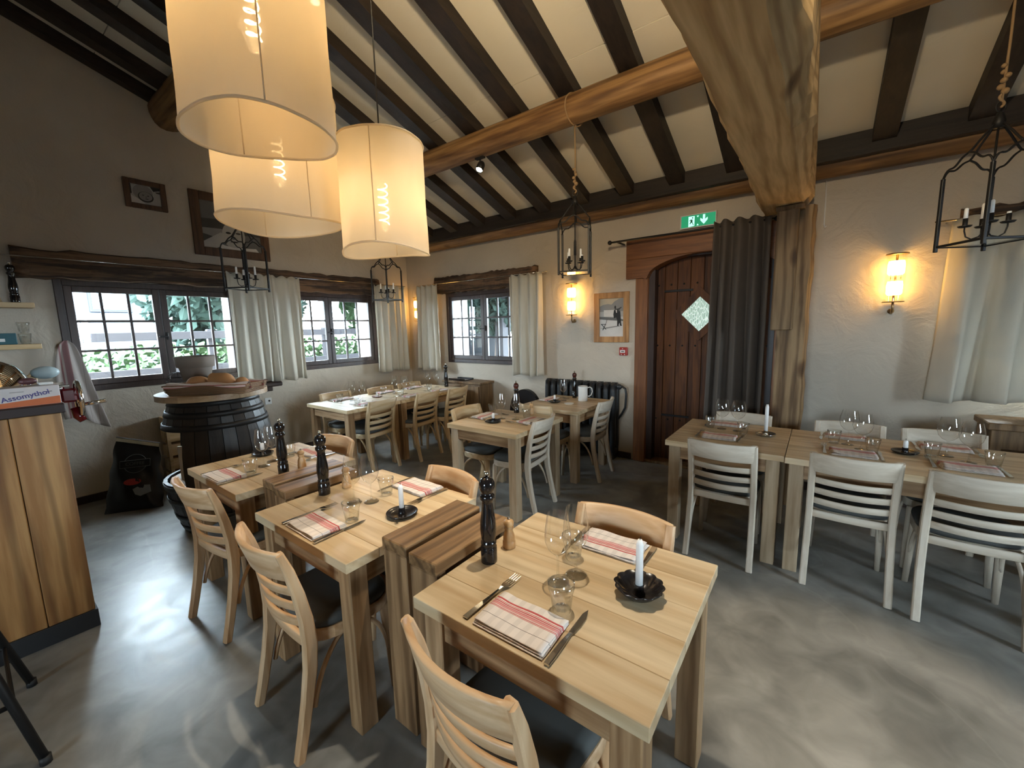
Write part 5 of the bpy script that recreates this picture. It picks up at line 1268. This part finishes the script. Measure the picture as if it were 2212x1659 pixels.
g.prism([ctr+nf*.003+ux*a+uy*b for a, b in ((-w_, -h_), (w_, -h_), (w_, h_), (-w_, h_))], nf*.001); wobj('logo_field', g, 'bag_film', BG)
g = G(); g.tube([ctr+nf*.005+ux*a+uy*b for a, b in ((-w_, -h_), (w_, -h_), (w_, h_), (-w_, h_))], .0028, 5, True); wobj('logo_bar', g, 'logo_grey', BG)
tm = text_mesh('COFFEE', .042); tm.materials.append(MATS['logo_grey'])
mm = Matrix((ux, uy, nf)).transposed().to_4x4(); mm.translation = ctr+nf*.0055-wloc(BG); tm.transform(mm); link('logo_lettering', tm, BG)
ct2 = bagp(.50, .40, 0)+nf*.004
g = G(); g.prism([ct2+ux*(.065*math.cos(t*PI/10))+uy*(.030*math.sin(t*PI/10)) for t in range(20)], nf*.001); wobj('red_sticker', g, 'red_plastic', BG)
ct3 = bagp(.62, .27, 0)+nf*.004
g = G(); g.prism([ct3+ux*a+uy*b for a, b in ((-.06, .02), (.0, .05), (.07, .045), (.08, -.02), (.0, -.05), (-.04, -.03))], nf*.001); wobj('clear_patch', g, 'print_3', BG)

# ------------------------------------------------------------------ bar counter and what stands on it
CX = -3.14; CT = 1.262
BC = root('bar_counter', (-3.5, -.7, 0), 'pine plank bar counter with a dark slab top and black plinth', 'counter')
y = .288; k = 0
while y > -1.6:
    w_ = (.178, .16, .19)[k % 3]; g = G(); g.box(CX-.028, CX, y-w_+.003, y, .10, 1.214, .004); wobj('plank', g, 'pine', BC); y -= w_; k += 1
g = G(); g.box(-3.82, CX-.03, .27, .288, .10, 1.214, .002); wobj('end_panel', g, 'pine', BC)
g = G(); g.box(-3.80, CX-.03, -1.6, .268, .10, 1.214); wobj('carcass', g, 'brown_wood', BC)
g = G(); g.box(-3.84, CX+.006, -1.62, .297, 0, .10, .002); wobj('plinth', g, 'plinth', BC)
g = G(); g.box(-3.86, CX+.022, -1.64, .305, 1.215, CT, .004); wobj('counter_top', g, 'counter_slab', BC)
# carton with print
BXC = root('paper_carton', (-3.235, .10, CT), 'white and orange carton with blue lettering at the counter edge', 'carton')
g = G(); g.box(-3.31, -3.165, -.16, .299, CT, CT+.096, .002); wobj('carton_body', g, 'card_white', BXC)
g = G(); g.prism([(-3.1645, .297, CT+.001), (-3.1645, .297, CT+.040), (-3.1645, -.15, CT+.006), (-3.1645, -.15, CT+.001)], (.0006, 0, 0)); wobj('orange_band', g, 'card_orange', BXC)
tm = text_mesh('Assomythol', .034, .0006); tm.materials.append(MATS['ink_blue'])
mm = Matrix(((0, 0, 1), (1, 0, 0), (0, 1, 0))).to_4x4(); mm = Matrix.Rotation(.16, 4, 'X') @ mm; mm.translation = Vector((-3.164, .182, CT+.052))-wloc(BXC); tm.transform(mm); link('carton_lettering', tm, BXC)
g = G(); g.box(-3.1646, -3.1638, .245, .272, CT+.064, CT+.067); wobj('slot', g, 'print_1', BXC)
g = G(); g.box(-3.1646, -3.1638, .132, .178, CT+.073, CT+.076); wobj('slot', g, 'print_3', BXC)
# slicer
SL = root('meat_slicer', (-3.55, .30, CT), 'red hand cranked slicer with a chrome wheel at the counter end', 'slicer')
g = G(); g.box(-3.66, -3.44, .20, .30, CT, CT+.03, .006); g.box(-3.60, -3.46, .255, .35, CT+.03, CT+.06, .01); wobj('slicer_base', g, 'slicer_red', SL)
g = G(); g.box(-3.55, -3.40, .32, .385, CT-.03, CT+.05, .012); wobj('slicer_body', g, 'slicer_red', SL)
g = G(); g.tube([(-3.47+.085*math.cos(t*PI/16), .398, CT-.02+.10*math.sin(t*PI/16)) for t in range(32)], .011, 8, True)
g.lathe([(0, -.01), (.03, -.008), (.03, .008), (0, .01)], 16, (-3.47, .398, CT-.02), 'y')
for t in range(4): a = t*PI/2+.4; g.tube([(-3.47, .398, CT-.02), (-3.47+.085*math.cos(a), .398, CT-.02+.10*math.sin(a))], .006, 6)
wobj('hand_wheel', g, 'chrome', SL)
g = G(); g.tube([(-3.43, .40, CT-.052), (-3.41, .45, CT-.046), (-3.40, .50, CT-.040)], [.009, .012, .012], 10); wobj('crank_handle', g, 'chrome', SL)
g = G(); g.tube([(-3.47, .375, CT-.07), (-3.46, .385, CT-.12), (-3.45, .40, CT-.15)], [.02, .024, .018], 10); wobj('drip_chute', g, 'slicer_red', SL)
g = G(); g.box(-3.60, -3.38, .30, .36, CT+.062, CT+.075, .003); g.tube([(-3.45, .33, CT+.03), (-3.45, .33, CT+.07)], .008, 8); wobj('carriage', g, 'chrome', SL)
# chrome cloche, board, scoop, salami
CL = root('chrome_cloche', (-3.52, .085, CT), 'domed chrome cover reflecting the windows on the bar counter', 'cloche')
g = G(); g.lathe([(.155, .0), (.157, .008), (.150, .02), (.148, .06), (.135, .13), (.10, .19), (.05, .22), (0, .228)], 40, (-3.52, .085, CT)); wobj('dome', g, 'chrome', CL)
g = G(); g.tube([(-3.52+.156*math.cos(t*PI/20), .085+.156*math.sin(t*PI/20), CT+.01) for t in range(40)], .01, 8, True); wobj('rim', g, 'steel', CL)
g = G(); g.box(-3.79, -3.70, .02, .27, CT, CT+.12, .004); g.T = None; tag(wobj('bread_board', g, 'pine_shelf'), 'pale wooden board lying behind the chrome cover on the counter', 'board')
SCP = root('plastic_scoop', (-3.66, .29, CT), 'pale blue plastic scoop beside the hanging towel on the counter', 'scoop')
g = G(); g.ball((-3.66, .30, CT+.135), .052, 16, (.6, 1.15, .72)); wobj('scoop_bowl', g, 'pale_blue', SCP); g = G(); g.tube([(-3.66, .25, CT+.14), (-3.68, .22, CT+.09), (-3.685, .20, CT+.002)], .008, 8); wobj('scoop_handle', g, 'pine_shelf', SCP)
g = G(); g.ball((-3.30+.0, .205, CT+.097+.018), .018, 12, (1.0, 1.9, 1.0)); tag(wobj('salami', g, 'salami'), 'short dark salami lying on the white carton', 'salami')
g = G(); g.box(-3.30, -3.20, .235, .285, CT+.097, CT+.112, .004); tag(wobj('paper_pad', g, 'white_paint'), 'small white paper pad lying on the carton', 'pad')
# shelves on the barrel wall
for z, lab in ((1.90, 'upper pale wooden wall shelf holding the black pepper mill'), (1.55, 'lower pale wooden wall shelf holding the glass and teal box')):
    g = G(); g.box(XL, XL+.20, -.9, .455, z-.042, z, .003); tag(wobj('wall_shelf', g, 'pine_shelf'), lab, 'shelf')
mill('mill_black', XL+.10, .36, 'tall black pepper mill on the upper wall shelf', 1.90)
g = G(); g.prism([(XL+.06, .29, 1.901), (XL+.06, .05, 1.901), (XL+.06, .05, 2.16), (XL+.06, .12, 2.14), (XL+.06, .20, 2.02), (XL+.06, .27, 1.985)], (.03, 0, 0)); tag(wobj('wooden_board', g, 'pine_shelf'), 'curved pale wooden board leaning on the upper wall shelf', 'board')
put('tumbler', 'tumbler', (XL+.11, .375, 1.55), 0, 'faceted tumbler on the lower wall shelf', 'glass', 'water tumblers')
put('tumbler', 'tumbler', (XL+.11, .375, 1.645), .3, 'faceted tumbler stacked on the tumbler of the lower wall shelf', 'glass', 'water tumblers')
TB = root('teal_box', (XL+.09, .20, 1.55), 'teal cardboard box with a white label on the lower wall shelf', 'box')
g = G(); g.box(XL+.03, XL+.15, .06, .325, 1.5505, 1.645, .003); wobj('box_body', g, 'teal', TB); g = G(); g.box(XL+.15, XL+.1506, .10, .26, 1.575, 1.60); wobj('label_strip', g, 'white_paint', TB)
# hanging tea towel
def twl(a, b):
    t = 1-b; wd = .03+.30*t**.5*(1-.15*t); u = lerp(-.52, .52, a)
    y = .615+u*wd+.06*t-.02*math.sin(t*3); z = lerp(.79, 1.57, b)+.10*t*(a-.6)*-1*t+.03*math.sin(a*5)*t
    return (XL+.075+.025*math.sin(a*13+1)*t**.5+.05*t*math.sin(a*PI), y, z)
g = G(); g.grid(twl, 30, 26)
o = wobj('tea_towel', g, 'towel'); tag(o, 'grey and red striped tea towel hanging from the window frame', 'towel'); so = o.modifiers.new('cloth_thickness', 'SOLIDIFY'); so.thickness = .004
# bar stool
ST = root('bar_stool', (-2.55, -.27, 0), 'black metal bar stool standing beside the pine counter', 'stool')
for fx, fy in ((-2.84, .02), (-2.26, .012), (-2.84, -.56), (-2.26, -.56)):
    tx, ty = lerp(fx, -2.55, .52), lerp(fy, -.27, .52); g = G(); g.tube([(fx, fy, .012), (lerp(fx, tx, .5), lerp(fy, ty, .5), .38), (tx, ty, .745)], .0145, 10); lg = wobj('leg', g, 'black_iron', ST)
    g = G(); g.lathe([(0, 0), (.018, 0), (.018, .03), (0, .03)], 10, (fx, fy, 0)); wobj('foot_cap', g, 'rubber', lg)
g = G(); f_ = .26*.735
g.tube([(-2.55+s_*x_, -.27+t_*x_, .255) for x_ in (.236,) for s_, t_ in ((-1, -1), (1, -1), (1, 1), (-1, 1))], .010, 8, True); wobj('foot_ring', g, 'black_iron', ST)
g = G(); g.lathe([(0, .745), (.17, .745), (.185, .76), (.18, .785), (.12, .795), (0, .797)], 30, (-2.55, -.27, 0)); wobj('seat', g, 'black_iron', ST)

# ------------------------------------------------------------------ outside the windows
g = G(); g.box(-60, 40, -40, 60, -.45, -.40); struct(wobj('ground_outside', g, 'outside_ground'))
def fence(x, y0, y1, label):
    r = root('garden_fence', (x, (y0+y1)/2, -.40), label, 'fence')
    n = int((y1-y0)/1.8)
    for k in range(n+1):
        yy = lerp(y0, y1, k/n); g = G(); g.box(x-.05, x+.05, yy-.05, yy+.05, -.4, 1.68, .004); wobj('post', g, 'outside_wood', r)
    for z in (1.52, .95, .66):
        g = G(); g.box(x+.05, x+.09, y0, y1, z, z+.13, .004); wobj('rail', g, 'outside_wood', r)
fence(-8.6, -1.5, 9.0, 'dark wooden rail fence outside the barrel wall windows')
def foliage(name, c, sx, sy, sz, n, ls, mat, seed, label, cat, kind=None, drop=0):
    rnd = random.Random(seed); g = G(); 
    for _ in range(n):
        while True:
            p = Vector((rnd.uniform(-1, 1), rnd.uniform(-1, 1), rnd.uniform(-1, 1)))
            if p.length < 1: break
        q = Vector((c[0]+p.x*sx, c[1]+p.y*sy, c[2]+p.z*sz)); a = Vector((rnd.gauss(0, 1), rnd.gauss(0, 1), rnd.gauss(0, 1)-drop)).normalized(); b = a.orthogonal().normalized()
        l = ls*rnd.uniform(.6, 1.3); w = l*.4
        g.add([q-a*l, q+b*w, q+a*l, q-b*w+a.cross(b)*w*.4], [(0, 1, 2), (0, 2, 3)])
    return g
def hedge(x0, x1, y0, y1, z0, z1, n, seed, label):
    rnd = random.Random(seed); g = G()
    for _ in range(n):
        q = Vector((rnd.uniform(x0, x1), rnd.uniform(y0, y1), rnd.uniform(z0, z1+.10*math.sin(rnd.uniform(0, 6))))); a = Vector((rnd.gauss(0, 1), rnd.gauss(0, 1), rnd.gauss(0, 1))).normalized(); b = a.orthogonal().normalized(); l = rnd.uniform(.05, .10)
        g.add([q-a*l, q+b*l*.5, q+a*l, q-b*l*.5], [(0, 1, 2, 3)])
    o = wobj('hedge_leaves', g, 'outside_green'); o['kind'] = 'stuff'; tag(o, label, 'hedge')
hedge(-9.9, -9.0, -2, 9.5, -.4, 1.35, 9000, 1, 'light green clipped hedge behind the rail fence outside')
def tree(x, y, h, r, zlow, n, mat, seed, label, ls=.16):
    R_ = root('garden_tree', (x, y, -.4), label, 'tree')
    g = G(); g.tube([(x, y, -.4), (x+.1, y, h*.5), (x, y+.1, h*.9)], [.16, .12, .04], 8); wobj('trunk', g, 'outside_bark', R_)
    g = foliage('c', (x, y, (h+zlow)/2), r, r, (h-zlow)/2, n, ls, mat, seed, '', '', drop=.6); o = wobj('crown', g, mat, R_); o['kind'] = 'stuff'
tree(-10.6, 3.75, 5.4, 1.7, .9, 6500, 'outside_conifer', 3, 'dark conifer beyond the rail fence outside the curtained window', .17)
tree(-7.75, 3.2, 4.6, 1.25, 2.0, 500, 'outside_conifer', 4, 'conifer with hanging twigs right outside the window by the barrel', .10)
tree(-11.5, 9.5, 5.5, 2.2, .4, 5000, 'outside_green', 5, 'broad green tree farther along the hedge outside', .2)
tree(-5.75, 7.2, 2.65, .75, 1.45, 2600, 'outside_conifer', 6, 'dark potted conifer under the porch outside the corner window', .13)
# neighbouring house
HS = root('neighbour_house', (-20, .5, -.4), 'white house with a dark roof across the road outside', 'house')
g = G(); g.box(-24, -18, -5.0, 4.5, -.4, 4.3); wobj('house_wall', g, 'outside_wall', HS)
g = G(); g.prism([(-24.5, -5.5, 4.3), (-17.2, -5.5, 4.1), (-20.8, -5.5, 6.6)], (0, 10.5, 0)); wobj('roof', g, 'outside_roof', HS)
for (a, b, c, d) in ((.6, 1.6, 2.35, 3.5), (2.6, 3.6, 2.35, 3.5), (1.2, 2.4, -.3, 1.3)):
    g = G(); g.box(-18.02, -17.95, a, b, c, d, .01); w_ = wobj('window', g, 'outside_roof', HS); g = G(); g.box(-17.95, -17.93, a+.08, b-.08, c+.08, d-.08); wobj('pane', g, 'pale_blue', w_)
def terrace_table(x, y, label):
    r = root('terrace_table', (x, y, -.4), label, 'table')
    g = G(); g.box(x-.4, x+.4, y-.6, y+.6, .62, .66, .01); wobj('top', g, 'outside_white', r)
    for sx in (-.33, .33):
        for sy in (-.52, .52):
            g = G(); g.box(x+sx-.025, x+sx+.025, y+sy-.025, y+sy+.025, -.4, .62); wobj('leg', g, 'outside_white', r)
terrace_table(-7.5, .6, 'white terrace table outside the window behind the barrel'); terrace_table(-7.5, 3.4, 'white terrace table outside the window near the corner')
terrace_table(-6.3, 6.9, 'white terrace table outside the corner window')
g = G(); g.box(-5.45, -5.25, YB+2.1, YB+2.3, -.4, 2.72, .01); tag(wobj('porch_post', g, 'outside_wood'), 'grey wooden porch post outside the corner window', 'post')
g = G(); g.box(-13, 0, YB+.45, YB+5.3, 2.72, 2.84); tag(wobj('porch_roof', g, 'outside_wood'), 'dark porch roof outside the corner window', 'roof')
g = G(); g.box(-13, -7.7, YB+5.1, YB+5.3, -.4, 2.72); tag(wobj('porch_wall', g, 'outside_wall'), 'white garden wall beyond the conifer outside the corner window', 'wall')
